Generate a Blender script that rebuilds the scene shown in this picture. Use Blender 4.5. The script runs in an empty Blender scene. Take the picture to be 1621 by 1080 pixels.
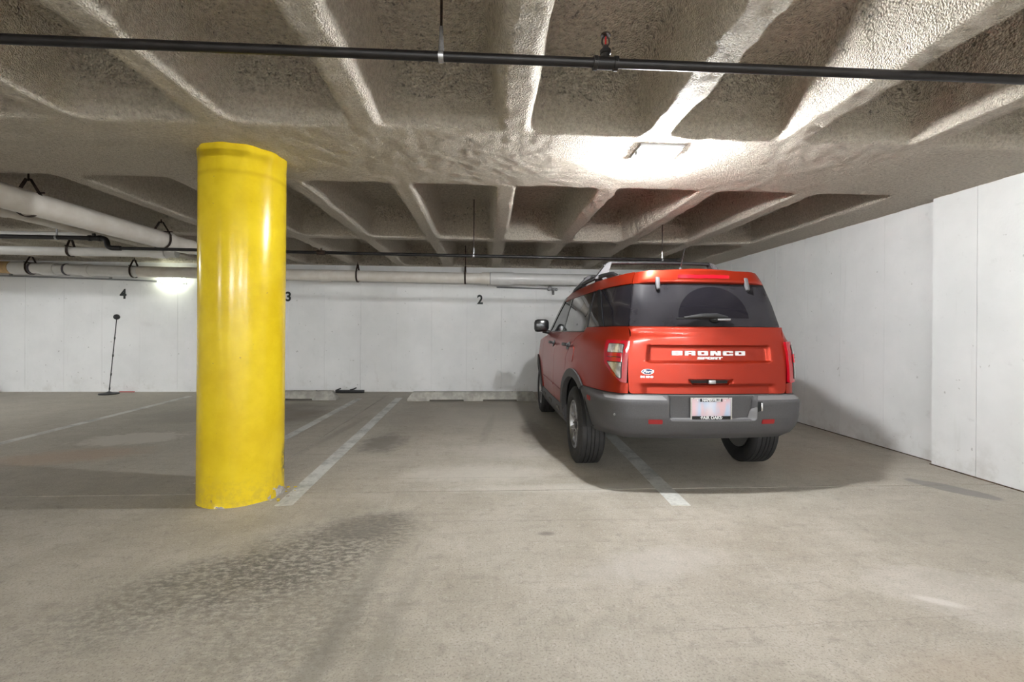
import bpy, bmesh, math, random
import numpy as np
from mathutils import Vector, Matrix
random.seed(4); rng = np.random.default_rng(7)
scene = bpy.context.scene
COL = scene.collection
PI = math.pi

# ------------------------------------------------------------------ camera
H = 1.225
yaw, roll = math.atan(40.5/715), 0.0075
cam = bpy.data.cameras.new('camera'); camo = bpy.data.objects.new('camera', cam); COL.objects.link(camo)
cam.sensor_width = 36.0; cam.lens = 715/1621*36; cam.shift_y = -15.6/1621; cam.clip_start = 0.02
_d = Vector((math.sin(yaw), math.cos(yaw), 0)); _r = Vector((math.cos(yaw), -math.sin(yaw), 0)); _u = Vector((0, 0, 1))
_r2 = _r*math.cos(roll)+_u*math.sin(roll); _u2 = -_r*math.sin(roll)+_u*math.cos(roll)
camo.matrix_world = Matrix(((_r2.x, _u2.x, -_d.x, 0), (_r2.y, _u2.y, -_d.y, 0), (_r2.z, _u2.z, -_d.z, H), (0, 0, 0, 1)))
scene.camera = camo
# ------------------------------------------------------------------ world, exposure, lamp strength
w = bpy.data.worlds.new('world'); scene.world = w; w.use_nodes = True
w.node_tree.nodes['Background'].inputs[0].default_value = (.05, .05, .05, 1)
w.node_tree.nodes['Background'].inputs[1].default_value = 0.3
scene.view_settings.view_transform = 'Standard'; scene.view_settings.look = 'None'
scene.view_settings.exposure = 0.62; scene.view_settings.gamma = 1.0; scene.view_settings.use_curve_mapping = False
LAMP_MAIN = 2350.0     # radiance of the small bulb added under the lens of the lamp in view
LAMP_LENS = 18.0       # its frosted lens
LAMP_FILL = 480.0      # unseen fluorescent tubes added as fill light
LAMP_WALL = 14.0

# ------------------------------------------------------------------ material helpers
class NT:
    def __init__(s, name):
        s.m = bpy.data.materials.new(name); s.m.use_nodes = True; s.t = s.m.node_tree
        s.b = s.t.nodes['Principled BSDF']; s.out = s.t.nodes['Material Output']; s._pos = None
    def n(s, typ, **k):
        x = s.t.nodes.new(typ)
        for a, v in k.items(): setattr(x, a, v)
        return x
    def put(s, sock, v):
        if v is None: return
        if hasattr(v, 'is_linked') or isinstance(v, bpy.types.NodeSocket): s.t.links.new(v, sock)
        else:
            if isinstance(v, (tuple, list)) and len(v) == 3 and sock.type == 'RGBA': v = (*v, 1)
            sock.default_value = v
    @property
    def pos(s):
        if s._pos is None: s._pos = s.n('ShaderNodeNewGeometry').outputs['Position']
        return s._pos
    def obj(s): return s.n('ShaderNodeTexCoord').outputs['Object']
    def map(s, v, loc=(0,0,0), rot=(0,0,0), scale=(1,1,1), typ='POINT'):
        x = s.n('ShaderNodeMapping', vector_type=typ); s.put(x.inputs['Vector'], v)
        x.inputs['Location'].default_value = loc; x.inputs['Rotation'].default_value = rot; x.inputs['Scale'].default_value = scale
        return x.outputs[0]
    def noise(s, v, scale, detail=4, rough=.55, dist=0):
        x = s.n('ShaderNodeTexNoise'); s.put(x.inputs['Vector'], v); x.inputs['Scale'].default_value = scale
        x.inputs['Detail'].default_value = detail; x.inputs['Roughness'].default_value = rough; x.inputs['Distortion'].default_value = dist
        return x.outputs['Fac']
    def voro(s, v, scale, feature='F1'):
        x = s.n('ShaderNodeTexVoronoi', feature=feature); s.put(x.inputs['Vector'], v); x.inputs['Scale'].default_value = scale
        return x.outputs['Distance']
    def math(s, op, a, b=None, c=None, clamp=False):
        x = s.n('ShaderNodeMath', operation=op); x.use_clamp = clamp
        s.put(x.inputs[0], a); s.put(x.inputs[1], b)
        if c is not None: s.put(x.inputs[2], c)
        return x.outputs[0]
    def rng(s, v, a, b, c=0., d=1., smooth=True):
        x = s.n('ShaderNodeMapRange'); x.interpolation_type = 'SMOOTHSTEP' if smooth else 'LINEAR'
        s.put(x.inputs[0], v)
        for i, q in enumerate((a, b, c, d)): x.inputs[i+1].default_value = q
        return x.outputs[0]
    def mix(s, f, a, b, typ='MIX'):
        x = s.n('ShaderNodeMix', data_type='RGBA', blend_type=typ)
        s.put(x.inputs[0], f); s.put(x.inputs[6], a); s.put(x.inputs[7], b); return x.outputs[2]
    def length(s, v):
        x = s.n('ShaderNodeVectorMath', operation='LENGTH'); s.put(x.inputs[0], v); return x.outputs['Value']
    def sep(s, v):
        x = s.n('ShaderNodeSeparateXYZ'); s.put(x.inputs[0], v); return x.outputs
    def bump(s, h, strength=.5, dist=.01, normal=None):
        x = s.n('ShaderNodeBump'); s.put(x.inputs['Height'], h); x.inputs['Strength'].default_value = strength
        x.inputs['Distance'].default_value = dist
        if normal: s.put(x.inputs['Normal'], normal)
        return x.outputs[0]
    def fin(s, color=None, rough=None, metal=None, normal=None, **k):
        s.put(s.b.inputs['Base Color'], color); s.put(s.b.inputs['Roughness'], rough); s.put(s.b.inputs['Metallic'], metal)
        if normal is not None: s.put(s.b.inputs['Normal'], normal)
        for a, v in k.items(): s.put(s.b.inputs[a.replace('_', ' ')], v)
        return s.m
    def ellipse(s, cx, cy, ax, ay, rot=0, wob=.5, wsc=2.2, soft=(1.15, .35), nz=None):
        v = s.map(s.pos, (cx, cy, 0), (0, 0, rot), (ax, ay, 1e3), 'TEXTURE')
        d = s.length(v)
        nz = s.noise(s.pos, wsc, 5, .65) if nz is None else nz
        d = s.math('ADD', d, s.math('MULTIPLY', s.math('SUBTRACT', nz, .5), wob*2))
        return s.rng(d, soft[0], soft[1])

def plain(name, col, rough=.5, metal=0., grain=0., gscale=40, bump=0., **k):
    t = NT(name); c = col
    if grain:
        nz = t.noise(t.obj(), gscale, 4)
        c = t.mix(t.rng(nz, .3, .75), tuple(x*(1-grain) for x in col), tuple(min(1, x*(1+grain*.6)) for x in col))
        nr = t.bump(nz, .4, bump) if bump else None
        return t.fin(c, rough, metal, nr, **k)
    return t.fin(c, rough, metal, None, **k)

M = {}
# ---- sprayed ceiling: smoother coat on ribs and beams, coarse fluffy coat in the coffers
def spray(name, lo, hi, pitk, pitcol, sc, dist):
    t = NT(name)
    clump = t.noise(t.pos, sc, 5, .7, .1); fine = t.voro(t.pos, sc*2.6); big = t.noise(t.pos, 1.6, 4, .6)
    pit = t.math('MULTIPLY', t.rng(t.noise(t.pos, sc*1.15, 4, .65, .4), .44, .30), t.rng(t.noise(t.pos, 3.2, 3, .6), .3, .6, .45, 1.))
    c = t.mix(t.rng(clump, .32, .64), lo, hi)
    c = t.mix(t.math('MULTIPLY', t.rng(big, .35, .7), .35), c, hi)
    c = t.mix(t.math('MULTIPLY', pit, pitk), c, pitcol)
    hgt = t.math('SUBTRACT', clump, t.math('ADD', t.math('MULTIPLY', fine, .8), t.math('MULTIPLY', pit, .8)))
    return t.fin(c, .8, 0, t.bump(hgt, 1., dist), Specular_IOR_Level=.35)
M['spray'] = spray('sprayed_insulation', (.66, .585, .475), (.90, .825, .705), .4, (.28, .24, .19), 44, .032)
M['sprayc'] = spray('coarse_sprayed_insulation', (.60, .53, .43), (.88, .80, .68), .8, (.14, .12, .095), 29, .055)  # darker tone and stronger pits also paint in the shade of the coffers
# ---- painted concrete wall
t = NT('white_painted_concrete')
b1 = t.noise(t.pos, 1.3, 5, .6); b2 = t.noise(t.pos, 9, 5, .6); b3 = t.noise(t.pos, 60, 3)
c = t.mix(t.rng(b1, .3, .7), (.74, .745, .74), (.82, .82, .815))
c = t.mix(t.math('MULTIPLY', t.rng(b2, .62, .75), .3), c, (.55, .55, .54))
st = t.math('MULTIPLY', t.rng(t.noise(t.map(t.pos, scale=(6, 6, .5)), 2.2, 4), .62, .8), .22)
c = t.mix(st, c, (.5, .49, .46))
low = t.math('MULTIPLY', t.rng(t.sep(t.pos)[2], .45, .0), t.rng(t.noise(t.pos, 3.4, 6, .7), .47, .72))
c = t.mix(t.math('MULTIPLY', low, .35), c, (.40, .37, .32))
spk = t.math('MULTIPLY', t.rng(t.noise(t.pos, 17, 3, .5), .70, .76), .6)
c = t.mix(spk, c, (.33, .32, .3))
M['wall'] = t.fin(c, .55, 0, t.bump(t.math('ADD', b2, t.math('MULTIPLY', b3, .3)), .25, .01))
M['wallgap'] = plain('wall_core', (.6, .6, .59), .8, grain=.1)
# ---- concrete floor
t = NT('garage_floor_concrete')
b0 = t.noise(t.pos, .55, 4, .6); b1 = t.noise(t.pos, 2.6, 6, .65); b2 = t.noise(t.pos, 14, 6, .7); b3 = t.noise(t.pos, 110, 3, .7)
stre = t.noise(t.map(t.pos, scale=(1.0, 7, 1)), 2.2, 5, .65); stre2 = t.noise(t.map(t.pos, scale=(6, .7, 1)), 2.0, 5, .65)
c = t.mix(t.rng(b1, .3, .7), (.345, .312, .256), (.455, .418, .356))
c = t.mix(t.math('MULTIPLY', t.rng(b0, .4, .65), .4), c, (.42, .385, .33))
c = t.mix(t.math('MULTIPLY', t.rng(stre, .5, .72), .35), c, (.27, .245, .205))
c = t.mix(t.math('MULTIPLY', t.rng(stre2, .55, .75), .30), c, (.50, .475, .43))
c = t.mix(t.math('MULTIPLY', t.rng(b2, .50, .70), .42), c, (.21, .19, .155))
b4 = t.noise(t.pos, 42, 4, .65); c = t.mix(t.math('MULTIPLY', t.rng(b4, .52, .72), .5), c, (.54, .51, .455))
c = t.mix(t.math('MULTIPLY', t.rng(b3, .50, .68), .6), c, (.16, .14, .11))
wobn = t.noise(t.pos, 2.4, 6, .68); wobf = t.noise(t.pos, 8.5, 6, .7)
speck = t.rng(t.noise(t.map(t.pos, scale=(1, 1.7, 1)), 24, 5, .7), .36, .62)
def stain(cx, cy, ax, ay, rot, k, col, nz=None, wob=.5, soft=(1.15, .35), sp=False):
    global c
    f = t.ellipse(cx, cy, ax, ay, rot, wob, nz=nz or wobn, soft=soft)
    if sp: f = t.math('MULTIPLY', f, speck)
    c = t.mix(t.math('MULTIPLY', f, k), c, col)
DK = (.115, .105, .09)
stain(-.95, 2.55, .75, .42, .75, .85, DK, sp=True, wob=.7); stain(-1.35, 2.2, .7, .35, .6, .6, DK, sp=True); stain(-.8, 2.0, .45, .6, -.2, .45, DK, sp=True)
stain(-.75, 2.85, .35, .22, .5, .6, (.15, .135, .115), wobf)
stain(-1.12, 5.0, .28, .5, 0, .6, DK, wobf, .8); stain(-1.0, 6.4, .45, 1.2, 0, .2, (.17, .15, .125)); stain(.4, 6.6, 1.3, 1.3, 0, .35, (.50, .47, .41)); stain(-.05, 7.4, .8, .3, 0, .2, (.2, .175, .15))
stain(.62, 5.3, .22, 1.1, 0, .5, (.17, .15, .125), wobf, .8); stain(-2.9, 6.6, .75, .95, 0, .75, (.175, .145, .115)); stain(-4.1, 6.7, .9, .9, 0, .35, (.2, .175, .14))
stain(-3.2, 7.4, .9, .35, 0, .5, (.17, .145, .12)); stain(-3.95, 4.55, .75, .35, .3, .5, (.42, .29, .20), wobf)
stain(-3.9, 5.25, .55, .35, .2, .6, (.60, .57, .51), wobf, .9, (1.0, .7)); stain(-.05, 3.9, .75, .28, 0, .5, (.56, .535, .48), wobf); stain(.2, 4.6, .6, .35, 0, .35, (.54, .51, .46))
stain(3.69, 3.38, .30, .11, -1.05, .75, (.21, .205, .19), wobf, .35, (1.05, .85)); stain(.37, 2.72, .06, .035, 0, .6, DK, wobf)
stain(2.08, 1.955, .12, .035, -.5, .55, (.66, .64, .60), wobf, .3); stain(2.35, 1.95, .55, .30, -.4, .2, (.58, .55, .51), wobf, .35, (1.0, .8))
stain(1.9, 1.5, .6, .18, 0, .25, (.36, .27, .19)); stain(1.0, 3.5, 1.6, .12, 0, .35, (.60, .58, .53), wobf); stain(.9, 2.35, .5, .2, .3, .3, (.56, .53, .49), wobf)
stain(3.2, 2.6, .9, .5, .3, .35, (.24, .215, .175)); stain(2.9, 4.2, 1.2, .6, 0, .3, (.33, .26, .19)); stain(-6.4, 5.2, 1.6, 2.2, 0, .15, (.22, .195, .155))
for (x0, ys, k) in ((-.62, 1.6, .5), (-.42, 1.5, .3), (-1.75, 5.6, .35), (.02, 5.6, .25)):
    stain(x0, ys, .07, 1.1, -.09, k, (.19, .175, .15), wobf, .5)
# hairline cracks across the foreground
px_, py_, pz_ = t.sep(t.pos)
def crack(y0, sl, x0, x1, k):
    global c
    e = t.math('ABSOLUTE', t.math('ADD', t.math('SUBTRACT', py_, y0), t.math('ADD', t.math('MULTIPLY', px_, -sl), t.math('MULTIPLY', t.math('SUBTRACT', wobf, .5), .05))))
    f = t.math('MULTIPLY', t.rng(e, .005, .001), t.math('MULTIPLY', t.rng(px_, x0, x0+.2), t.rng(px_, x1, x1-.2)))
    c = t.mix(t.math('MULTIPLY', f, k), c, (.16, .14, .12))
crack(1.78, .035, .6, 2.3, .25); crack(2.92, -.02, -.9, 1.5, .4); crack(3.78, 0, -1.8, .9, .5); crack(4.55, .01, -3.8, -1.0, .4)
M['floor'] = t.fin(c, t.rng(b1, .3, .7, .55, .72), 0, t.bump(t.math('ADD', b2, t.math('MULTIPLY', b3, .8)), .35, .006), Specular_IOR_Level=.35)
M['dirt'] = plain('brown_seam_dirt', (.10, .06, .035), .95, grain=.6, gscale=6)
M['subfloor'] = plain('joint_dirt', (.06, .05, .04), .9, grain=.2)
# ---- worn line paint
t = NT('worn_white_line_paint')
wn = t.noise(t.pos, 3.0, 6, .7); wf = t.noise(t.pos, 30, 4, .7)
cov = t.math('MULTIPLY', t.rng(wn, .30, .58, .55, .95), t.rng(wf, .28, .55, .8, 1.))
tr = t.n('ShaderNodeBsdfTransparent'); ms = t.n('ShaderNodeMixShader')
t.fin((.62, .62, .58), .6)
t.put(ms.inputs[0], cov); t.t.links.new(tr.outputs[0], ms.inputs[1]); t.t.links.new(t.b.outputs[0], ms.inputs[2]); t.t.links.new(ms.outputs[0], t.out.inputs[0])
M['line'] = t.m
# ---- yellow column paint
t = NT('glossy_yellow_paint')
o = t.obj(); n1 = t.noise(o, 3, 5, .65); n2 = t.noise(o, 22, 5, .7); zz = t.sep(o)[2]
c = t.mix(t.rng(n1, .3, .7), (.56, .395, .011), (.67, .50, .019))
c = t.mix(t.math('MULTIPLY', t.rng(t.noise(t.map(o, scale=(1, 1, .25)), 5, 6, .7), .6, .75), .35), c, (.42, .27, .02))
dirt = t.math('MULTIPLY', t.rng(zz, .28, .0), t.rng(n2, .42, .62)); c = t.mix(t.math('MULTIPLY', dirt, .35), c, (.30, .21, .06))
band = t.math('MULTIPLY', t.rng(t.math('ABSOLUTE', t.math('SUBTRACT', t.math('ADD', zz, t.math('MULTIPLY', n1, .04)), 2.33)), .03, .0), .35); c = t.mix(band, c, (.36, .24, .01))
sm = t.length(t.map(o, (.272, .055, .24), (0, 0, 0), (.10, .075, .17), 'TEXTURE'))
sm = t.math('MULTIPLY', t.rng(t.math('ADD', sm, t.math('MULTIPLY', n2, .5)), 1.25, .6), t.rng(n2, .35, .6)); c = t.mix(t.math('MULTIPLY', sm, .9), c, (.05, .055, .03))
chipn = t.rng(t.noise(o, 30, 3, .6), .72, .75); c = t.mix(t.math('MULTIPLY', chipn, .7), c, (.2, .15, .07))
M['yellow'] = t.fin(c, t.rng(n2, .3, .7, .16, .26), 0, t.bump(n2, .08, .01), Coat_Weight=.12, Coat_Roughness=.1, Specular_IOR_Level=.22)
M['chipped'] = plain('chipped_concrete', (.42, .39, .34), .9, grain=.35, gscale=25, bump=.02)
# ---- pipes, metal
M['blackpipe'] = plain('black_steel_pipe', (.012, .010, .010), .45, .3, grain=.5, gscale=12, bump=.002)
M['rust'] = plain('rusty_hanger_steel', (.035, .018, .012), .65, .3, grain=.5, gscale=60)
M['galv'] = plain('galvanised_steel', (.42, .42, .43), .4, .9, grain=.2, gscale=50)
M['brass'] = plain('dark_brass_head', (.05, .035, .03), .4, .6, grain=.3)
M['redbulb'] = plain('red_glass_bulb', (.5, .02, .02), .2, 0)
t = NT('cream_pvc_pipe'); nz = t.noise(t.obj(), 6, 5, .6)
c = t.mix(t.rng(nz, .3, .75), (.70, .65, .58), (.80, .76, .70)); M['pvc'] = t.fin(c, .32)
M['pvcw'] = plain('white_pvc_pipe', (.74, .73, .71), .3, grain=.07, gscale=6)
M['tan'] = plain('tan_pipe_end', (.55, .36, .17), .6, grain=.2, gscale=12)
M['seam'] = plain('coupling_shadow_seal', (.10, .09, .11), .5)  # dark colour of the gasket rings
M['conduit'] = plain('grey_conduit', (.33, .34, .35), .4, .6, grain=.15)
M['ink'] = plain('black_stencil_paint', (.015, .02, .018), .6)
M['stop'] = plain('grey_cast_concrete', (.40, .385, .345), .85, grain=.3, gscale=9, bump=.01)
M['blackplastic'] = plain('black_plastic', (.014, .014, .015), .45, grain=.2)
M['redplastic'] = plain('red_plastic', (.42, .02, .015), .4)
M['housing'] = plain('white_lamp_housing', (.75, .75, .75), .4)
def emit(name, col, st):
    t = NT(name); e = t.n('ShaderNodeEmission'); e.inputs[0].default_value = (*col, 1); e.inputs[1].default_value = st
    t.t.links.new(e.outputs[0], t.out.inputs[0]); return t.m
M['lens_main'] = emit('lit_lamp_lens', (.97, .985, 1.0), LAMP_LENS)
M['bulb_main'] = emit('lit_bulb_dome', (.97, .985, 1.0), LAMP_MAIN)
M['lens_rest'] = emit('lit_lamp_lens_other_bays', (.96, .985, 1.0), LAMP_FILL)
M['lens_bay'] = emit('lit_tube_next_bay', (.96, .985, 1.0), LAMP_FILL*.32)
M['lens_wall'] = emit('lit_wall_lamp_lens', (.93, 1.0, .80), LAMP_WALL)
# ---- car
t = NT('red_orange_metallic_paint'); fl = t.voro(t.obj(), 900)
M['paint'] = t.fin((.31, .019, .004), .36, .7, None, Coat_Weight=.3, Coat_Roughness=.09)
M['clad'] = plain('grey_textured_plastic', (.062, .060, .063), .58, grain=.12, gscale=120)
M['cladlite'] = plain('grey_smooth_plastic', (.13, .128, .13), .5)
M['trim'] = plain('gloss_black_trim', (.008, .008, .009), .18)
M['cavity'] = plain('black_cavity', (.006, .006, .006), .8)
M['tyre'] = plain('tyre_rubber', (.016, .015, .015), .72, grain=.25, gscale=30)
M['rim'] = plain('machined_alloy', (.36, .36, .37), .28, .9, grain=.08)
M['rimdark'] = plain('dark_alloy', (.05, .05, .053), .35, .7)
M['chrome'] = plain('chrome', (.75, .75, .77), .12, 1.)
M['silverletter'] = plain('white_silver_letters', (.80, .80, .80), .3, .1)
t = NT('red_lamp_lens'); M['redlens'] = t.fin((.33, .004, .012), .12, 0, None, Coat_Weight=1., Coat_Roughness=.03)
t = NT('clear_lamp_lens'); nz = t.noise(t.map(t.obj(), scale=(1, 1, .5)), 30, 2)
M['clearlens'] = t.fin(t.mix(t.rng(nz, .35, .6), (.62, .60, .58), (.30, .28, .27)), .12, .5, t.bump(nz, .4, .01), Coat_Weight=1., Coat_Roughness=.02)
M['reflector'] = plain('dark_red_reflector', (.26, .012, .014), .25)
def glass(name, col, trans, dust=False):
    t = NT(name); tr = t.n('ShaderNodeBsdfTransparent'); tr.inputs[0].default_value = (.55, .53, .55, 1); ms = t.n('ShaderNodeMixShader')
    colr, rough = col, .03
    if dust:
        o = t.obj(); x, y, z = t.sep(o)
        d = t.length(t.map(o, (.05, 0, 1.335), (0, 0, 0), (.28, 1e3, .25), 'TEXTURE'))
        clean = t.math('MULTIPLY', t.rng(d, 1.02, .985), t.rng(z, 1.333, 1.340))
        dn = t.rng(t.noise(o, 6, 5, .6), .25, .75, .55, 1.)
        dm = t.math('MULTIPLY', t.math('SUBTRACT', 1., clean), dn)
        colr = t.mix(dm, col, (.022, .021, .024)); rough = t.rng(dm, 0, 1, .06, .38)
        tf = t.math('MULTIPLY', t.math('SUBTRACT', 1., dm), trans)
    else: tf = trans
    t.fin(colr, rough, 0, None, Coat_Weight=.3 if dust else 1., Coat_Roughness=.02, Specular_IOR_Level=.12 if dust else .5)
    t.put(ms.inputs[0], tf); t.t.links.new(t.b.outputs[0], ms.inputs[1]); t.t.links.new(tr.outputs[0], ms.inputs[2]); t.t.links.new(ms.outputs[0], t.out.inputs[0])
    return t.m
M['glass'] = glass('tinted_side_glass', (.012, .012, .014), .45)
M['privacy'] = glass('privacy_glass', (.012, .011, .014), .18)
M['rearglass'] = glass('dusty_rear_glass', (.012, .011, .014), .18, True)
M['seat'] = plain('dark_seat_cloth', (.03, .03, .032), .8)
M['blue'] = plain('dark_blue_enamel', (.012, .035, .11), .25)
t = NT('blurred_licence_plate'); nz = t.noise(t.map(t.obj(), scale=(18, 1, 6)), 1, 1, .4)
x, y, z = t.sep(t.obj())
c = t.mix(t.rng(nz, .35, .62), (.46, .54, .68), (.66, .46, .50)); c = t.mix(t.rng(t.math('ABSOLUTE', x), .06, .0, 0, .5), c, (.72, .74, .80))
M['plate'] = t.fin(c, .4)

# ------------------------------------------------------------------ object helpers
def mesh(name, verts, faces, mat, parent=None, smooth=None, loc=None):
    me = bpy.data.meshes.new(name); me.from_pydata([tuple(v) for v in verts], [], faces)
    me.update(); me.materials.append(mat)
    bm = bmesh.new(); bm.from_mesh(me); bmesh.ops.recalc_face_normals(bm, faces=bm.faces); bm.to_mesh(me); bm.free()
    return link(name, me, parent, smooth, loc)
def link(name, me, parent=None, smooth=None, loc=None):
    if smooth is not None:
        me.shade_smooth(); me.set_sharp_from_angle(angle=math.radians(smooth))
    o = bpy.data.objects.new(name, me); COL.objects.link(o)
    if parent: o.parent = parent
    if loc is not None: o.location = loc
    return o
def frombm(name, bm, mat, parent=None, smooth=None, loc=None):
    bmesh.ops.recalc_face_normals(bm, faces=bm.faces)
    me = bpy.data.meshes.new(name); bm.to_mesh(me); bm.free(); me.materials.append(mat)
    return link(name, me, parent, smooth, loc)
def tag(o, label, cat, group=None, kind=None):
    if label: o['label'] = label
    if cat: o['category'] = cat
    if group: o['group'] = group
    if kind: o['kind'] = kind
    return o
def empty(name, loc=(0, 0, 0), rz=0):
    o = bpy.data.objects.new(name, None); COL.objects.link(o); o.location = loc; o.rotation_euler = (0, 0, rz); o.empty_display_size = .1; return o
def bbox(bm, x0, x1, y0, y1, z0, z1, bev=0, seg=2):
    r = bmesh.ops.create_cube(bm, size=1.)
    for v in r['verts']:
        v.co = Vector(((x0+x1)/2+v.co.x*(x1-x0), (y0+y1)/2+v.co.y*(y1-y0), (z0+z1)/2+v.co.z*(z1-z0)))
    if bev:
        es = list({e for v in r['verts'] for e in v.link_edges}); bmesh.ops.bevel(bm, geom=es, offset=bev, segments=seg, profile=.5, affect='EDGES')
def box(name, x0, x1, y0, y1, z0, z1, mat, parent=None, bev=0, smooth=40):
    bm = bmesh.new(); bbox(bm, x0, x1, y0, y1, z0, z1, bev); return frombm(name, bm, mat, parent, smooth if bev else None)
def fillet(pts, r, n=6):
    pts = [Vector(p) for p in pts]; out = [pts[0]]
    for i in range(1, len(pts)-1):
        a, b, c = pts[i-1], pts[i], pts[i+1]; u = (a-b).normalized(); v = (c-b).normalized()
        q = min(r, (a-b).length*.49, (c-b).length*.49)
        for k in range(n+1):
            f = k/n; out.append((b+u*q)*(1-f)**2+b*2*f*(1-f)+(b+v*q)*f*f)
    out.append(pts[-1]); return out
def addtube(bm, pts, r, seg=12, cap=True):
    pts = [Vector(p) for p in pts]; rr = r if isinstance(r, (list, tuple)) else [r]*len(pts); rings = []; nrm = None
    for i, p in enumerate(pts):
        if i == 0: d = pts[1]-p
        elif i == len(pts)-1: d = p-pts[i-1]
        else: d = (p-pts[i-1]).normalized()+(pts[i+1]-p).normalized()
        d.normalize()
        if nrm is None:
            nrm = d.orthogonal().normalized()
        nrm = (nrm-d*nrm.dot(d)).normalized(); bi = d.cross(nrm)
        rings.append([bm.verts.new(p+(nrm*math.cos(2*PI*k/seg)+bi*math.sin(2*PI*k/seg))*rr[i]) for k in range(seg)])
    for a, b in zip(rings, rings[1:]):
        for k in range(seg): bm.faces.new((a[k], a[(k+1) % seg], b[(k+1) % seg], b[k]))
    if cap: bm.faces.new(rings[0][::-1]); bm.faces.new(rings[-1])
def tube(name, pts, r, mat, parent=None, seg=14):
    bm = bmesh.new(); addtube(bm, pts, r, seg); return frombm(name, bm, mat, parent, 40)
def lathe_axis(name, prof, origin, axis, mat, parent=None, seg=32, smooth=35):
    """prof: list of (along axis, radius), revolved round axis through origin."""
    ax = Vector(axis).normalized(); n = ax.orthogonal().normalized(); b = ax.cross(n); o = Vector(origin); bm = bmesh.new(); rings = []
    for a, r in prof: rings.append([bm.verts.new(o+ax*a+(n*math.cos(2*PI*k/seg)+b*math.sin(2*PI*k/seg))*max(r, 1e-4)) for k in range(seg)])
    for p, q in zip(rings, rings[1:]):
        for k in range(seg): bm.faces.new((p[k], p[(k+1) % seg], q[(k+1) % seg], q[k]))
    bm.faces.new(rings[0][::-1]); bm.faces.new(rings[-1])
    return frombm(name, bm, mat, parent, smooth)
def textmesh(name, s, size, mat, parent=None, depth=.002, sx=1., off=0., shear=0.):
    cu = bpy.data.curves.new(name, 'FONT'); cu.body = s; cu.size = size; cu.align_x = 'CENTER'; cu.align_y = 'CENTER'
    cu.extrude = depth; cu.offset = off; cu.shear = shear; cu.resolution_u = 4
    ob = bpy.data.objects.new('tmp', cu); COL.objects.link(ob); dg = bpy.context.evaluated_depsgraph_get()
    me = bpy.data.meshes.new_from_object(ob.evaluated_get(dg)); bpy.data.objects.remove(ob); bpy.data.curves.remove(cu)
    # text plane xy -> stands in xz, facing -y
    for v in me.vertices: v.co = (v.co.x*sx, -v.co.z, v.co.y)
    me.materials.clear(); me.materials.append(mat); me.name = name
    return link(name, me, parent)

# ------------------------------------------------------------------ room shell
X0, X1, Y0, Y1, ZC = -12.5, 4.286, -9.0, 9.1, 2.5
def smooth01(x): x = np.clip(x, 0, 1); return x*x*(3-2*x)
def vnoise(X, Y, sc, seed):
    r = np.random.default_rng(seed); g = r.random((256, 256)); x = X*sc+400; y = Y*sc+400
    i = np.floor(x).astype(int); j = np.floor(y).astype(int); fx = x-i; fy = y-j; fx = fx*fx*(3-2*fx); fy = fy*fy*(3-2*fy)
    a = g[i % 256, j % 256]; b = g[(i+1) % 256, j % 256]; c_ = g[i % 256, (j+1) % 256]; d = g[(i+1) % 256, (j+1) % 256]
    return (a*(1-fx)+b*fx)*(1-fy)+(c_*(1-fx)+d*fx)*fy-.5
RIB0, RIBS, RIBW = .165, .92, .10
BEAMS = [(-6.75, -5.55), (-2.05, -.95), (2.87, 3.98)]; CROSS = [(6.26, 6.46), (-4.0, -3.8), (.92, 1.08)]
xs = np.concatenate([np.arange(X0, -7.6, .08), np.arange(-7.6, X1+.02, .024)]); ys = np.concatenate([np.arange(Y0, 1.0, .08), np.arange(1.0, Y1+.02, .024)])
XX, YY = np.meshgrid(xs, ys, indexing='ij')
wx = XX+.020*vnoise(XX, YY, 3.1, 1)+.022*vnoise(XX, YY, 11, 2); wy = YY+.022*vnoise(XX, YY, 3.3, 3)+.022*vnoise(XX, YY, 11, 4)
kx = np.abs((wx-RIB0+RIBS/2) % RIBS-RIBS/2)          # distance from nearest rib centre
dx = kx-RIBW
dx = np.minimum(dx, (RIB0+RIBS*4-RIBW)-wx)             # solid strip along the right wall
dy = np.full_like(XX, 9.)
for a, b in BEAMS: dy = np.minimum(dy, np.maximum(a-wy, wy-b))
for a, b in CROSS[:2]: dy = np.minimum(dy, np.maximum(a-wy, wy-b))
dy = np.minimum(dy, Y1-.10-wy)
fx = smooth01((dx+.02)/.10); fy = smooth01((dy+.02)/.14)
fz = fx*fy
ZZ = ZC+.40*fz+.0025*vnoise(XX, YY, 9, 5)+.005*vnoise(XX, YY, 21, 6)+.02*vnoise(XX, YY, 1.1, 8)*fz
nx_, ny_ = XX.shape
gx = np.gradient(ZZ, xs, axis=0); gy = np.gradient(ZZ, ys, axis=1)
NN = np.stack([gx, gy, -np.ones_like(gx)], -1); NN /= np.linalg.norm(NN, axis=-1, keepdims=True)
I, J = np.meshgrid(np.arange(nx_-1), np.arange(ny_-1), indexing='ij')
q = np.stack([I*ny_+J, I*ny_+J+1, (I+1)*ny_+J+1, (I+1)*ny_+J], -1).reshape(-1, 4)
cxm = (XX[:-1, :-1]+XX[1:, 1:])/2; cym = (YY[:-1, :-1]+YY[1:, 1:])/2
dym = dy[:-1, :-1]; dxm = dx[:-1, :-1]
lab = np.zeros(cxm.shape, int)                          # 0 coffers, 1.. ribs, 100.. beams
ribid = np.floor((cxm-RIB0)/RIBS+.5).astype(int)
lab[dxm < .05] = (ribid[dxm < .05]+40)
for n_, (a, b) in enumerate(BEAMS+CROSS[:2]): lab[(cym > a-.055) & (cym < b+.055)] = 100+n_
V = np.stack([XX, YY, ZZ], -1).reshape(-1, 3); NV = NN.reshape(-1, 3); lab = lab.reshape(-1)
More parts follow.
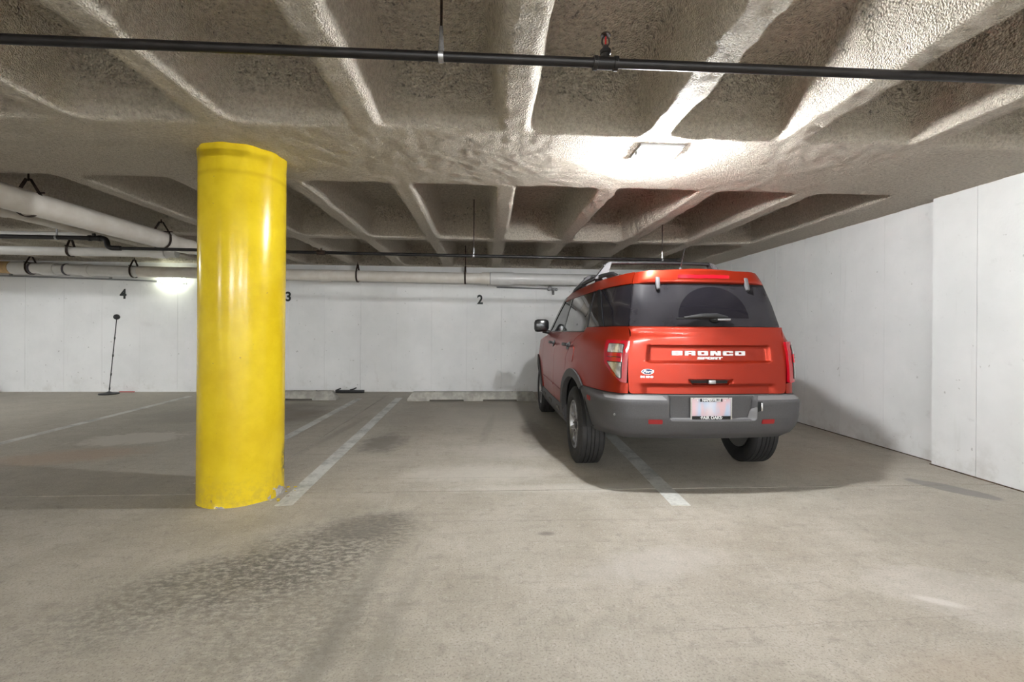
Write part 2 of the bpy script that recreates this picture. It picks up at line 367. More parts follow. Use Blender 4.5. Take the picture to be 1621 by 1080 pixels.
def submesh(name, sel, parent=None):
    f = q[sel]; u, inv = np.unique(f, return_inverse=True); f = inv.reshape(-1, 4)
    me = bpy.data.meshes.new(name); me.vertices.add(len(u)); me.vertices.foreach_set('co', V[u].ravel().astype(np.float32))
    me.loops.add(f.size); me.loops.foreach_set('vertex_index', f.ravel().astype(np.int32)); me.polygons.add(len(f))
    me.polygons.foreach_set('loop_start', np.arange(0, f.size, 4, dtype=np.int32)); me.update(calc_edges=True); me.validate()
    me.materials.append(M['spray' if parent else 'sprayc']); me.shade_smooth(); me.normals_split_custom_set_from_vertices([tuple(n) for n in NV[u]])
    return link(name, me, parent)
ceil = submesh('ceiling', lab == 0); tag(ceil, 'low concrete garage ceiling coated with rough beige sprayed insulation', None, kind='structure')
for k in np.unique(lab):
    if k >= 100: submesh('ceiling_beam', lab == k, ceil)
    elif k > 0: submesh('ceiling_rib', lab == k, ceil)
bm = bmesh.new(); bbox(bm, X0-.3, X1+.3, Y0-.3, Y1+.3, 3.05, 3.2); frombm('slab', bm, M['wallgap'], ceil)

# floor: slabs with open joints at the column line
floor = box('floor', X0-.3, X1+.3, Y0-.3, Y1+.3, -.2, -.012, M['subfloor']); tag(floor, 'stained grey beige concrete garage floor with joints', None, kind='structure')
JX, JY, g_ = [-8.6, -1.86], [-5.2, 3.465], .005
ex = [X0-.3]+JX+[X1+.3]; ey = [Y0-.3]+JY+[Y1+.3]
for j in range(len(ey)-1):
    exj = ex if j == 2 else [ex[0], ex[-1]]
    for i in range(len(exj)-1):
        box('floor_slab', exj[i]+g_, exj[i+1]-g_, ey[j]+g_, ey[j+1]-g_, -.05, 0., M['floor'], floor)
def line(x0, y0, x1, y1, wd):
    d = Vector((x1-x0, y1-y0, 0)).normalized(); n = Vector((-d.y, d.x, 0))*wd/2; a = Vector((x0, y0, 0)); b = Vector((x1, y1, 0))
    vs = [a+n, a-n, b-n, b+n]; vs = [v+Vector((0, 0, .0004)) for v in vs]+[v+Vector((0, 0, .0016)) for v in vs]
    mesh('parking_line', vs, [(0, 1, 2, 3), (4, 5, 6, 7), (0, 1, 5, 4), (1, 2, 6, 5), (2, 3, 7, 6), (3, 0, 4, 7)], M['line'], floor)
line(1.385, 3.12, 1.60, 8.2, .135); line(-1.40, 3.22, -1.57, 8.3, .12); line(-2.25, 3.7, -2.26, 8.2, .11); line(-5.0, 3.6, -5.36, 8.5, .11); line(-9.1, 5.5, -8.9, 8.6, .11)

for a_, b_, x_ in ((4.04, Y1, X1), (-3., 4.03, 4.193)):
    bm = bmesh.new(); bbox(bm, x_-.013, x_+.004, a_, b_, -.004, .006)
    frombm('dirt_seam', bm, M['dirt'], floor)
# walls made of form-board panels
wb = box('wall_back', X0-.3, X1+.4, Y1+.035, Y1+.3, 0, 2.6, M['wallgap']); tag(wb, 'white painted concrete back wall with faint vertical form seams', None, kind='structure')
seam = [1.0+.697*k for k in range(-20, 6)]; seam = [s for s in seam if X0 < s < X1]; ed = [X0]+seam+[X1+.02]
for a, b in zip(ed, ed[1:]):
    pr = random.uniform(-.002, .002)
    box('wall_panel', a+.0012, b-.0012, Y1+pr, Y1+.05, 0, 2.56, M['wall'], wb)
wr = box('wall_right', X1+.045, X1+.4, Y0, Y1+.3, 0, 2.6, M['wallgap']); tag(wr, 'white painted concrete side wall with a small step beside the car', None, kind='structure')
ed = [4.03, 4.64, 5.25, 5.86, 6.47, 7.08, 7.69, 8.3, Y1]
for a, b in zip(ed, ed[1:]): box('wall_panel', X1+random.uniform(-.002, .002), X1+.06, a+.002, b-.002, 0, 2.56, M['wall'], wr)
ed = [4.028]+[3.64-.61*k for k in range(0, 21)]
for a, b in zip(ed[1:], ed): box('wall_panel', 4.195+random.uniform(-.002, .002), X1+.06, a+.002, b-.002, 0, 2.56, M['wall'], wr)
wl = box('wall_left', X0-.3, X0, Y0, Y1, 0, 2.56, M['wall']); tag(wl, 'white painted concrete far side wall', None, kind='structure')
wf = box('wall_front', X0-.3, X1+.4, Y0-.3, Y0, 0, 2.6, M['wall']); tag(wf, 'white painted concrete wall at the drive end', None, kind='structure')

# ------------------------------------------------------------------ lamps
def lamp(x, y, mat, label, group, z=2.492, sx=.14, sy=.105):
    r = empty('ceiling_lamp', (x, y, z)); tag(r, label, 'lamp', group)
    bm = bmesh.new(); bbox(bm, -sx-.012, sx+.012, -sy-.012, sy+.012, -.010, .03, .004); frombm('housing', bm, M['housing'], r, 40)
    vs = []; fs = []
    for zz, k in ((-.010, 1.), (-.028, .98), (-.032, .94)): vs += [(sx*k, sy*k, zz), (-sx*k, sy*k, zz), (-sx*k, -sy*k, zz), (sx*k, -sy*k, zz)]
    for a in (0, 4):
        for k in range(4): fs.append((a+k, a+(k+1) % 4, a+4+(k+1) % 4, a+4+k))
    fs.append((8, 9, 10, 11)); mesh('lens', vs, fs, mat, r)
    lathe_axis('bulb', [(.030, .055), (.032, .056), (.092, .036)], (0, 0, 0), (0, 0, -1), M['bulb_main'], r, 16)  # added light source, shaped for crisp shadows and sideways light
    lathe_axis('bulb_cap', [(.091, .034), (.092, .037), (.097, .037), (.099, .030)], (0, 0, 0), (0, 0, -1), mat, r, 16)
    if z < 2.48: lathe_axis('junction_box', [(.02, .055), (.03, .06), (2.53-z, .06), (2.535-z, .05)], (0, 0, 0), (0, 0, 1), M['galv'], r, 20)
    for s in (-1, 1): box('clip', s*(sx+.002)-.006, s*(sx+.002)+.006, -.02, .02, -.03, -.006, M['galv'], r, .002)
    return r
lamp(1.185, 3.115, M['lens_main'], 'glaring square ceiling lamp under the wide beam above the red car', None, 2.497)
def fill_strip(x, y, where, mat='lens_rest'):  # tube lamps out of view, added to supply fill light
    r = empty('strip_lamp', (x, y, 2.44)); tag(r, 'bare twin tube strip lamp hanging ' + where, 'lamp', 'strip lamps of the drive lane')
    bm = bmesh.new(); bbox(bm, -.62, .62, -.05, .05, 0, .05, .006); frombm('housing', bm, M['housing'], r, 40)
    for s in (-1, 1):
        tube('fluorescent_tube', [(-.6, s*.045, -.035), (.6, s*.045, -.035)], .019, M[mat], r, 6)
        bm = bmesh.new(); bbox(bm, s*.61-.012, s*.61+.012, -.07, .07, -.06, .0, .004); frombm('socket', bm, M['housing'], r, 40)
        tube('hanger_rod', [(s*.5, 0, .05), (s*.5, 0, .30)], .005, M['galv'], r, 8)
for x, y, wh in ((3.45, -5.6, 'over the drive lane nearest the right wall'), (1.3, -5.6, 'over the middle of the drive lane'), (-1.2, -5.6, 'over the drive lane left of the middle'), (-7.2, -5.6, 'over the far left of the drive lane'), (-8.2, 4.9, 'over the bay left of number 4, outside the frame')):
    fill_strip(x, y, wh, 'lens_rest' if y < 0 else 'lens_bay')
r = empty('wall_lamp', (-6.05, Y1, 2.16)); tag(r, 'caged lit lamp on the back wall under the white pipe near number 4', 'lamp')
box('housing', -.24, .24, -.06, 0, .045, .075, M['housing'], r, .004); box('back_plate', -.24, .24, -.015, 0, -.07, .05, M['housing'], r, .004)
bm = bmesh.new(); bbox(bm, -.225, .225, -.125, -.016, -.055, .045, .02, 3); frombm('lens', bm, M['lens_wall'], r, 50)
for xx in (-.155, .075, .24): tube('guard_bar', fillet([(xx, 0, .062), (xx, -.14, .062), (xx, -.14, -.068), (xx, 0, -.068)], .02), .009, M['galv'], r, 8)

# ------------------------------------------------------------------ column
CX, CY, CR = -1.81, 3.47, .283
col = empty('support_column', (CX, CY, 0)); tag(col, 'thick round yellow painted column with a scuffed chipped base', 'column')
bm = bmesh.new(); seg = 96; zs = [0, .008, .02, .05, .1, .25, .5, 1., 1.5, 2., 2.25, 2.33, 2.4, 2.47, 2.50, 2.54]; rings = []
for z in zs:
    ring = []
    for k in range(seg):
        a = 2*PI*k/seg; rr = CR+.002*math.sin(3*a+z)+.0015*math.sin(9*a+2*z)
        if z < .03: rr += .012*(.5+.5*math.sin(7*a+1)*math.sin(3*a))*(1-z/.03)
        if z > 2.45: rr += .006*math.sin(11*a)+.004
        ring.append(bm.verts.new((rr*math.cos(a), rr*math.sin(a), z)))
    rings.append(ring)
for a, b in zip(rings, rings[1:]):
    for k in range(seg): bm.faces.new((a[k], a[(k+1) % seg], b[(k+1) % seg], b[k]))
frombm('shaft', bm, M['yellow'], col, 60)
def chip(a0, a1, h0, h1, mat, rr):
    vs = []; n = 9
    for k in range(n+1):
        a = a0+(a1-a0)*k/n; hh = h0+(h1-h0)*(.35+.65*abs(math.sin(2.3*k+a0*5)))*math.sin(PI*(k+.4)/(n+.8))
        for r_ in (CR-.01, rr): vs += [(r_*math.cos(a), r_*math.sin(a), .0005), (r_*math.cos(a), r_*math.sin(a), hh)]
    fs = []
    for k in range(n):
        b = 4*k; fs += [(b+2, b+6, b+7, b+3), (b+1, b+3, b+7, b+5), (b, b+4, b+6, b+2)]
    fs += [(0, 2, 3, 1), (4*n, 4*n+1, 4*n+3, 4*n+2)]
    mesh('chipped_patch', vs, fs, mat, col)
chip(-.50, .10, .01, .080, M['chipped'], CR+.008); chip(-.12, .14, .01, .05, M['chipped'], CR+.018); chip(-1.7, -1.45, .004, .016, M['chipped'], CR+.010); chip(-.42, -.28, .03, .07, M['yellow'], CR+.015)
for k in range(26):
    a = random.uniform(-.5, .45); rr = CR+random.uniform(.015, .10); s = random.uniform(.004, .014)
    bm = bmesh.new(); bmesh.ops.create_icosphere(bm, subdivisions=1, radius=s)
    for v in bm.verts: v.co = Vector((v.co.x*random.uniform(.8, 1.4), v.co.y*random.uniform(.7, 1.3), (v.co.z+s)*.4))
    frombm('paint_flake', bm, M['chipped'] if k % 3 else M['yellow'], col, loc=(rr*math.cos(a), rr*math.sin(a), 0))

# ------------------------------------------------------------------ pipes
def ringband(name, c, axis, r, wd, th, mat, parent):
    return lathe_axis(name, [(-wd/2, r), (-wd/2, r+th), (wd/2, r+th), (wd/2, r)], c, axis, mat, parent, 28)
def clevis(c, axis, r, top, mat, parent):
    """strap round the pipe, a triangular yoke, a pin and a rod to the ceiling"""
    c = Vector(c); s = Vector(axis).cross(Vector((0, 0, 1))).normalized(); up = Vector((0, 0, 1)); h = empty_part = None
    bm = bmesh.new(); n = 22; ring = []
    for k in range(n+1):
        a = PI*k/n; ring.append(c+s*math.cos(a)*(r+.006)-up*math.sin(a)*(r+.006))
    pts = [c+s*(r+.006)*.15+up*(r+.115), c+s*(r+.006)+up*(r*.55)]+ring+[c-s*(r+.006)+up*(r*.55), c-s*(r+.006)*.15+up*(r+.115)]
    ax = Vector(axis).normalized()*.016
    prev = None
    for i, p in enumerate(pts):
        out = (p-c).normalized()*.006
        cur = [bm.verts.new(p+ax), bm.verts.new(p-ax), bm.verts.new(p-ax+out), bm.verts.new(p+ax+out)]
        if prev:
            for k in range(4): bm.faces.new((prev[k], prev[(k+1) % 4], cur[(k+1) % 4], cur[k]))
        else: bm.faces.new(cur)
        prev = cur
    bm.faces.new(prev[::-1])
    h = frombm('hanger', bm, mat, parent)
    tube('hanger_pin', [c+s*(r+.03)+up*(r*.75+.02), c-s*(r+.03)+up*(r*.75+.02)], .007, mat, h, 8)
    tube('hanger_rod', [c+up*(r+.10), Vector((c.x, c.y, top))], .007, mat, h, 8)
    return h
# near black sprinkler branch
zp, yp = 2.43, 2.0
sp = empty('sprinkler_pipe', (0, yp, zp)); tag(sp, 'black sprinkler pipe crossing the whole upper foreground with an upright head', 'pipe')
tube('pipe', fillet([(-3.55, .008, .2), (-3.55, .008, 0), (0, 0, 0), (4.19, -.012, 0)], .05), .0207, M['blackpipe'], sp, 20)
hg = ringband('hanger_band', (-.208, 0, 0), (1, 0, 0), .021, .022, .004, M['galv'], sp)
tube('hanger_sleeve', [(-.208, 0, .02), (-.208, 0, .13)], [.012, .008], M['galv'], sp, 10); tube('hanger_rod', [(-.208, 0, .10), (-.208, 0, .52)], .0055, M['rust'], sp, 8)
hx = .524
lathe_axis('tee_fitting', [(-.055, .021), (-.055, .031), (-.038, .031), (-.036, .027), (.036, .027), (.038, .031), (.055, .031), (.055, .021)], (hx, 0, 0), (1, 0, 0), M['blackpipe'], sp, 20)
lathe_axis('outlet', [(0, .02), (.04, .02), (.042, .024), (.058, .024), (.06, .014), (.07, .014)], (hx, 0, 0), (0, 0, 1), M['blackpipe'], sp, 16)
hd = lathe_axis('sprinkler_head', [(.066, .008), (.07, .013), (.078, .013), (.08, .006)], (hx, 0, 0), (0, 0, 1), M['brass'], sp, 12)
for s in (-1, 1): tube('frame_arm', fillet([(hx+s*.006, 0, .076), (hx+s*.017, 0, .088), (hx+s*.015, 0, .112), (hx, 0, .124)], .008), .0035, M['brass'], hd, 8)
tube('glass_bulb', [(hx, 0, .08), (hx, 0, .09), (hx, 0, .112), (hx, 0, .12)], [.002, .004, .004, .002], M['redbulb'], hd, 8)
lathe_axis('deflector', [(.122, .004), (.122, .02), (.126, .023), (.129, .022), (.129, .004)], (hx, 0, 0), (0, 0, 1), M['brass'], hd, 16)
for k, (zz, ln) in enumerate(((-.024, .006),)):
    for s in (-1, 1): lathe_axis('bolt', [(0, .006), (.008, .006)], (hx+s*.046, -.028, .0), (0, -1, 0), M['blackpipe'], sp, 6)
# far black sprinkler line, dipping under the drain pipes
fp = empty('sprinkler_pipe', (0, 0, 0)); tag(fp, 'thin black sprinkler pipe below the far ribs, stepping down beside the column', 'pipe')
FY, ZA, ZB = 5.77, 2.318, 2.200
tube('pipe', [(-12.4, FY, ZA+.01), (-4.78, FY, ZA)], .026, M['blackpipe'], fp, 14)
tube('offset_bend', fillet([(-4.77, FY, ZA), (-4.63, FY, ZA), (-4.60, FY-.01, ZB), (-4.46, FY, ZB)], .05), .029, M['blackpipe'], fp, 14)
lathe_axis('tee_fitting', [(-.07, .026), (-.07, .036), (-.045, .036), (-.04, .031), (.04, .031), (.045, .036), (.07, .036), (.07, .026)], (-4.76, FY, ZA), (1, 0, 0), M['blackpipe'], fp, 16)
tube('outlet', [(-4.76, FY-.0, ZA), (-4.76, FY-.02, ZA+.055)], .018, M['blackpipe'], fp, 10)
zr = lambda x: ZB-.0045*(x+4.6)
tube('pipe', [(-4.48, FY, ZB), (2.50, FY, zr(2.5))], .0195, M['blackpipe'], fp, 14)
lathe_axis('end_cap', [(-.03, .02), (-.03, .026), (.02, .026), (.028, .018)], (2.5, FY, zr(2.5)), (1, 0, 0), M['blackpipe'], fp, 14)
lathe_axis('tee_fitting', [(-.05, .02), (-.05, .029), (.05, .029), (.05, .02)], (-2.07, FY, zr(-2.07)), (1, 0, 0), M['rust'], fp, 14)
tube('outlet', [(-2.07, FY, zr(-2.07)), (-2.07, FY, zr(-2.07)+.055)], [.015, .010], M['rust'], fp, 8)
for xx, zz, r_ in ((-.17, zr(-.17), .0195), (-3.0, zr(-3.0), .0195), (2.28, zr(2.28), .0195), (-5.2, ZA, .026)):
    ringband('hanger_band', (xx, FY, zz), (1, 0, 0), r_, .022, .004, M['galv'], fp); tube('hanger_sleeve', [(xx, FY, zz+r_), (xx, FY, zz+.10)], .010, M['galv'], fp, 8); tube('hanger_rod', [(xx, FY, zz+.06), (xx, FY, 2.92)], .005, M['rust'], fp, 8)
# big pipe along the back wall
def couple(parent, c, axis, r, ln, mat, lip=.010):
    a = ln/2; return lathe_axis('coupling', [(-a, r-.002), (-a, r+lip), (-a+.02, r+lip+.004), (a-.02, r+lip+.004), (a, r+lip), (a, r-.002)], c, axis, mat, parent, 32)
PW = lambda x: (x, 8.88, float(np.interp(x, [-10, -8.8, -7.2, -6, -2, 1.35, 4.2], [2.35, 2.335, 2.298, 2.282, 2.262, 2.254, 2.248])))
dp = empty('drain_pipe', (0, 0, 0)); tag(dp, 'long thick cream drain pipe running along the top of the back wall', 'pipe')
tube('pipe', [PW(-8.8), PW(-6.5)], .098, M['pvcw'], dp, 32); tube('pipe', [PW(-6.52), PW(.05)], .105, M['pvc'], dp, 32); tube('pipe', [PW(.0), PW(4.2)], .112, M['pvcw'], dp, 32)
tube('pipe_end', [PW(-9.9), PW(-8.78)], .112, M['tan'], dp, 32)
for x, ln, mt in ((-8.62, .30, 'pvcw'), (-8.12, .24, 'pvcw'), (-3.08, .2, 'pvc'), (-.02, .16, 'pvc'), (.30, .46, 'pvcw'), (-7.45, .12, 'pvcw'), (2.6, .2, 'pvcw')):
    couple(dp, PW(x), (1, 0, 0), .104 if x < 0 else .112, ln, M[mt])
for x in (-8.42, -7.82): ringband('gasket', PW(x), (1, 0, 0), .098, .03, .012, M['seam'], dp)
ringband('gasket', PW(.07), (1, 0, 0), .108, .02, .008, M['seam'], dp)
for x in (-8.45, -6.62, -2.49, -.42): clevis(PW(x), (1, 0, 0), .107, 2.9, M['rust'], dp)
# diagonal pipes on the left
d1 = empty('drain_pipe', (0, 0, 0)); tag(d1, 'thick cream drain pipe running toward the back wall on the upper left', 'pipe')
tube('pipe', [(-4.16, -8.9, 2.34), (-4.10, 5.98, 2.345)], .108, M['pvc'], d1, 32)
tube('elbow', fillet([(-4.10, 5.95, 2.345), (-4.10, 6.25, 2.345), (-4.06, 6.45, 2.345)], .2), .100, M['pvc'], d1, 28)
couple(d1, (-4.1, 6.02, 2.345), (0, 1, 0), .108, .12, M['pvc'])
tube('spigot', [(-4.06, 6.40, 2.345), (-4.02, 8.70, 2.33)], .085, M['pvcw'], d1, 24)
clevis((-4.14, 4.32, 2.343), (0, 1, 0), .108, 2.95, M['rust'], d1); clevis((-4.10, 5.93, 2.345), (0, 1, 0), .108, 2.6, M['rust'], d1)
d2 = empty('drain_pipe', (0, 0, 0)); tag(d2, 'thinner cream pipe beside the thick one, turning left above the black pipe', 'pipe')
tube('pipe', [(-5.0, -8.9, 2.40), (-4.96, 5.98, 2.415)], .046, M['pvc'], d2, 24); couple(d2, (-4.97, 4.9, 2.412), (0, 1, 0), .046, .12, M['pvc'], .006)
tube('elbow', fillet([(-4.96, 5.96, 2.415), (-4.96, 6.12, 2.415), (-5.14, 6.12, 2.41)], .09), .05, M['pvc'], d2, 20)
tube('pipe', [(-12.4, 6.12, 2.41), (-5.1, 6.12, 2.41)], .046, M['pvcw'], d2, 20)
d3 = empty('drain_pipe', (0, 0, 0)); tag(d3, 'white pipe crossing left to right just below the stepped black pipe', 'pipe')
tube('pipe', [(-12.4, 6.62, 2.30), (-4.36, 6.62, 2.285)], .060, M['pvcw'], d3, 24); couple(d3, (-4.6, 6.62, 2.286), (1, 0, 0), .060, .2, M['pvcw'])
clevis((-5.78, 6.62, 2.288), (1, 0, 0), .061, 2.9, M['rust'], d3)
cd = empty('electrical_conduit', (0, 0, 0)); tag(cd, 'thin grey conduit on the back wall under the white pipe near number 4', 'conduit')
tube('pipe', [(-10.5, Y1-.02, 2.215), (-8.8, Y1-.02, 2.195), (-6.32, Y1-.02, 2.14)], .014, M['conduit'], cd, 8)
for x in (-9., -7.2): box('clamp', x-.015, x+.015, Y1-.04, Y1-.001, 2.165+.022*(-x-7.2), 2.20+.022*(-x-7.2), M['conduit'], cd)
cd2 = empty('water_pipe', (0, 0, 0)); tag(cd2, 'thin grey water pipe with a small tap on the back wall beside the car', 'pipe')
tube('pipe', [(.2, Y1-.03, 2.105), (1.36, Y1-.03, 2.085)], .014, M['conduit'], cd2, 8)
tp = lathe_axis('tap_body', [(-.10, .012), (-.09, .03), (-.06, .03), (-.05, .018), (.06, .018), (.07, .03), (.10, .03), (.11, .012)], (1.32, Y1-.06, 2.07), (1, 0, 0), M['galv'], cd2, 12)
tube('spout', [(1.32, Y1-.06, 2.07), (1.33, Y1-.10, 2.03), (1.33, Y1-.12, 1.97)], [.02, .02, .028], M['galv'], tp, 10)
lathe_axis('hand_wheel', [(0, .01), (.005, .04), (.015, .04), (.02, .01)], (1.26, Y1-.11, 2.10), (0, -1, .3), M['galv'], tp, 12)

# ------------------------------------------------------------------ bay numbers, stops, pole and litter
for s, x, z, l_ in (('4', -6.98, 1.875, 'black painted 4 on the white wall above the thin pole marker'), ('3', -3.885, 1.862, 'black painted 3 on the white wall at the edge of the yellow column'), ('2', -.132, 1.845, 'black painted 2 on the white wall between column and car')):
    o = textmesh('bay_number', s, .255, M['ink'], None, .0015, .92, .008); o.location = (x, Y1-.004, z)
    tag(o, l_, 'number', 'bay numbers on the back wall')
def wheelstop(x0, x1, y, label, notch):
    r = empty('wheel_stop', ((x0+x1)/2, y, 0)); tag(r, label, 'wheel stop', 'concrete wheel stops'); L = (x1-x0)/2; h = .155; wd = .085; tp_ = .055; es = .09
    cuts = [-L]+[v for v in notch]+[L]
    bm = bmesh.new()
    us = sorted(set([-L, -L+es, L-es, L]+list(notch)))
    rows = []
    for u in us:
        e = 0 if -L+es-1e-6 <= u <= L-es+1e-6 else 1
        hh = h if not e else .04; ww = tp_ if not e else wd*.75
        rows.append((u, ww, hh))
    def inn(a, b): return any(n0-1e-6 <= a and b <= n1+1e-6 for n0, n1 in zip(notch[::2], notch[1::2]))
    for (u0, w0, h0), (u1, w1, h1) in zip(rows, rows[1:]):
        zb = .028 if inn(u0, u1) else 0.
        vs = []
        for u, ww, hh in ((u0, w0, h0), (u1, w1, h1)):
            vs += [bm.verts.new((u, -wd, zb)), bm.verts.new((u, wd, zb)), bm.verts.new((u, ww, hh)), bm.verts.new((u, -ww, hh))]
        for k in range(4): bm.faces.new((vs[k], vs[(k+1) % 4], vs[4+(k+1) % 4], vs[4+k]))
        bm.faces.new(vs[:4]); bm.faces.new(vs[4:][::-1])
    frombm('block', bm, M['stop'], r, None)
    for u in (-L*.6, L*.6): lathe_axis('anchor_pin', [(h-.02, .012), (h+.004, .012), (h+.006, .009)], (u, 0, 0), (0, 0, 1), M['rust'], r, 10)
wheelstop(-4.42, -2.60, 8.10, 'grey concrete wheel stop half hidden behind the yellow column', (-.56, -.10, .02, .50))
wheelstop(-1.36, .92, 7.98, 'grey concrete wheel stop below number 2, left of the parked car', (-.76, -.17, .17, .76))
wheelstop(-11.1, -9.06, 8.85, 'grey concrete wheel stop end at the far left frame edge', (-.7, -.15, .15, .7))
ps = empty('parking_marker', (-6.975, 8.78, 0)); tag(ps, 'thin black pole with a small ball on a round base by the back wall', 'marker')
lathe_axis('base', [(0, .15), (.012, .155), (.02, .15), (.035, .05), (.05, .02)], (0, 0, 0), (0, 0, 1), M['blackplastic'], ps, 28)
top = Vector((.235, -.14, 1.40)); tube('rod', [(0, 0, .03), top], .0075, M['blackplastic'], ps, 8)
for f in (.06, .25, .5, .73): tube('ferrule', [top*f, top*(f+.03)], .012, M['blackplastic'], ps, 8)
bm = bmesh.new(); bmesh.ops.create_uvsphere(bm, u_segments=20, v_segments=12, radius=.05)
for v in bm.verts: v.co = v.co+top+Vector((0, 0, .03))
frombm('ball', bm, M['blackplastic'], ps, 60)
o = box('red_stick', -7.0, -6.72, Y1-.06, Y1-.04, 0, .018, M['redplastic'], None, .004); tag(o, 'short red plastic stick on the floor against the back wall', 'stick')
sq = empty('floor_squeegee', (-2.62, 8.97, 0)); tag(sq, 'flat black squeegee blade lying against the back wall by the wheel stop', 'squeegee')
box('blade', -.30, .25, -.03, .01, 0, .055, M['blackplastic'], sq, .006); tube('handle_clip', [(-.02, -.02, .06), (.05, -.02, .075), (.10, -.01, .10)], .012, M['blackplastic'], sq, 8)
tube('handle_clip', [(-.29, -.01, .05), (-.2, -.01, .085)], .012, M['blackplastic'], sq, 8)

# ------------------------------------------------------------------ the car
# local frame: x right, y forward from the rear bumper, z up.  Body = surface P(s, z): s runs round the plan outline from rear centre
PLAN = [(0, 0), (.30, .012), (.64, .055), (.705, .100), (.765, .20), (.812, .36), (.855, .62), (.897, 1.0), (.92, 1.5), (.925, 2.2), (.925, 2.9), (.918, 3.4), (.89, 3.75), (.83, 4.05), (.70, 4.26), (.45, 4.36), (0, 4.40)]
_p = np.array(PLAN); _pm = np.vstack([[-_p[1][0], _p[1][1]], _p, [-_p[-2][0], _p[-2][1]]]); _out = []
for i in range(1, len(_pm)-2):
    for f in np.linspace(0, 1, 40, endpoint=False):
        a, b, c_, d = _pm[i-1:i+3]; _out.append(.5*((2*b)+(-a+c_)*f+(2*a-5*b+4*c_-d)*f*f+(-a+3*b-3*c_+d)*f**3))
_out.append(_p[-1]); _out = np.array(_out); _S = np.concatenate([[0], np.cumsum(np.linalg.norm(np.diff(_out, axis=0), axis=1))]); SMAX = _S[-1]
_half = len(_out)//2
def plan(s): return float(np.interp(s, _S, _out[:, 0])), float(np.interp(s, _S, _out[:, 1]))
def Sx(x): return float(np.interp(x, _out[:, 1], _S))
def Sy(y): return float(np.interp(y, _out[:200, 0], _S[:200]))
RIN = [(.2, .10), (.5, .05), (.75, .05), (1.0, .055), (1.2, .062), (1.27, .078), (1.45, .125), (1.61, .185), (1.66, .20), (1.72, .22), (1.8, .25)]
TIN = [(.2, .05), (.45, .018), (.70, .0), (.95, .006), (1.08, .022), (1.17, .052), (1.225, .10), (1.27, .118), (1.45, .165), (1.62, .215), (1.67, .24), (1.72, .275), (1.8, .34)]
def tab(T, z): return float(np.interp(z, [a for a, b in T], [b for a, b in T]))
def sst(a, b, x):
    x = min(1, max(0, (x-a)/(b-a))); return x*x*(3-2*x)
def P0(s, z):
    sg = 1 if s >= 0 else -1; s = abs(s); y, x = plan(s); r_ = tab(RIN, z); t_ = tab(TIN, z)
    wr_ = 1-sst(.25, 1.1, x); X = y*(1-t_/.92); Yv = x+r_*wr_
    if x > 3.3: Yv -= .12*sst(3.3, 4.4, x)*max(0, (.6-z)/.35)**2*.6+.05*sst(3.6, 4.4, x)*sst(.7, 1.05, z)
    return Vector((sg*X, Yv, z))
def NP(s, z):
    e = 2e-3; a = P0(s+e, z)-P0(s-e, z); b = P0(s, z+e*2)-P0(s, z-e*2); n = a.cross(b)
    if abs(s) < .3 and s < 0: pass
    n.normalize(); return n if n.dot(P0(s, z)-Vector((0, 2.2, z))) > 0 else -n
def rounded(pts, r):
    """round chosen corners: points are (u, v) or (u, v, r)"""
    out = []; n = len(pts)
    for i in range(n):
        p = pts[i]; rr = p[2] if len(p) > 2 else r; b = Vector((p[0], p[1]))
        if rr <= 0: out.append((b.x, b.y)); continue
        a = Vector(pts[i-1][:2]); c_ = Vector(pts[(i+1) % n][:2]); u = (a-b); v = (c_-b); q_ = min(rr, u.length*.45, v.length*.45)
        u.normalize(); v.normalize()
        for k in range(4):
            f = k/3; w_ = (b+u*q_)*(1-f)**2+b*2*f*(1-f)+(b+v*q_)*f*f; out.append((w_.x, w_.y))
    return out
suv = empty('suv', (1.706, 3.285, 0), math.radians(-.15))
tag(suv, 'red orange SUV parked facing the back wall beside the right wall', 'car')
def panel(name, poly, mat, parent, off=0., th=.022, gu=.06, gv=.05, r=0., smooth=38, xz=False, side=1, lines=None):
    """closed polygon in (s, z) [or (x, z) on the flank], draped on the body and given thickness"""
    pts = rounded(poly, r)
    if xz: pts = [(Sx(x), z) for x, z in pts]
    offf = off if callable(off) else (lambda s, z: off)
    bm = bmesh.new(); vs = [bm.verts.new((a, b, 0)) for a, b in pts]; bm.faces.new(vs)
    us = [p[0] for p in pts]; zs_ = [p[1] for p in pts]
    ul = list(np.arange(math.floor(min(us)/gu)*gu, max(us), gu)); vl = list(np.arange(math.floor(min(zs_)/gv)*gv, max(zs_), gv))
    if lines: ul += lines[0]; vl += lines[1]
    for L, ax in ((ul, 0), (vl, 1)):
        for c_ in L:
            co = Vector((c_, 0, 0)) if ax == 0 else Vector((0, c_, 0)); no = Vector((1, 0, 0)) if ax == 0 else Vector((0, 1, 0))
            bmesh.ops.bisect_plane(bm, geom=bm.verts[:]+bm.edges[:]+bm.faces[:], plane_co=co, plane_no=no, dist=1e-5)
    bm.verts.ensure_lookup_table(); bm.verts.index_update()
    V_ = []; inner = []
    for v in bm.verts:
        s, z = v.co.x*side, v.co.y; n = NP(s, z); p = P0(s, z); o_ = offf(v.co.x if side > 0 else s, z)
        V_.append(p+n*o_); inner.append(p+n*(o_-th))
    nv = len(V_); F = [[v.index for v in f.verts] for f in bm.faces]; F2 = [[i+nv for i in f[::-1]] for f in F]
    F3 = [(e.verts[0].index, e.verts[1].index, e.verts[1].index+nv, e.verts[0].index+nv) for e in bm.edges if e.is_boundary]
    bm.free()
    return mesh(name, V_+inner, F+F2+F3, mat, parent, smooth)
body = suv
WC, WF, WR, ZW = .93, 3.575, .355, .355      # axle positions, tyre radius
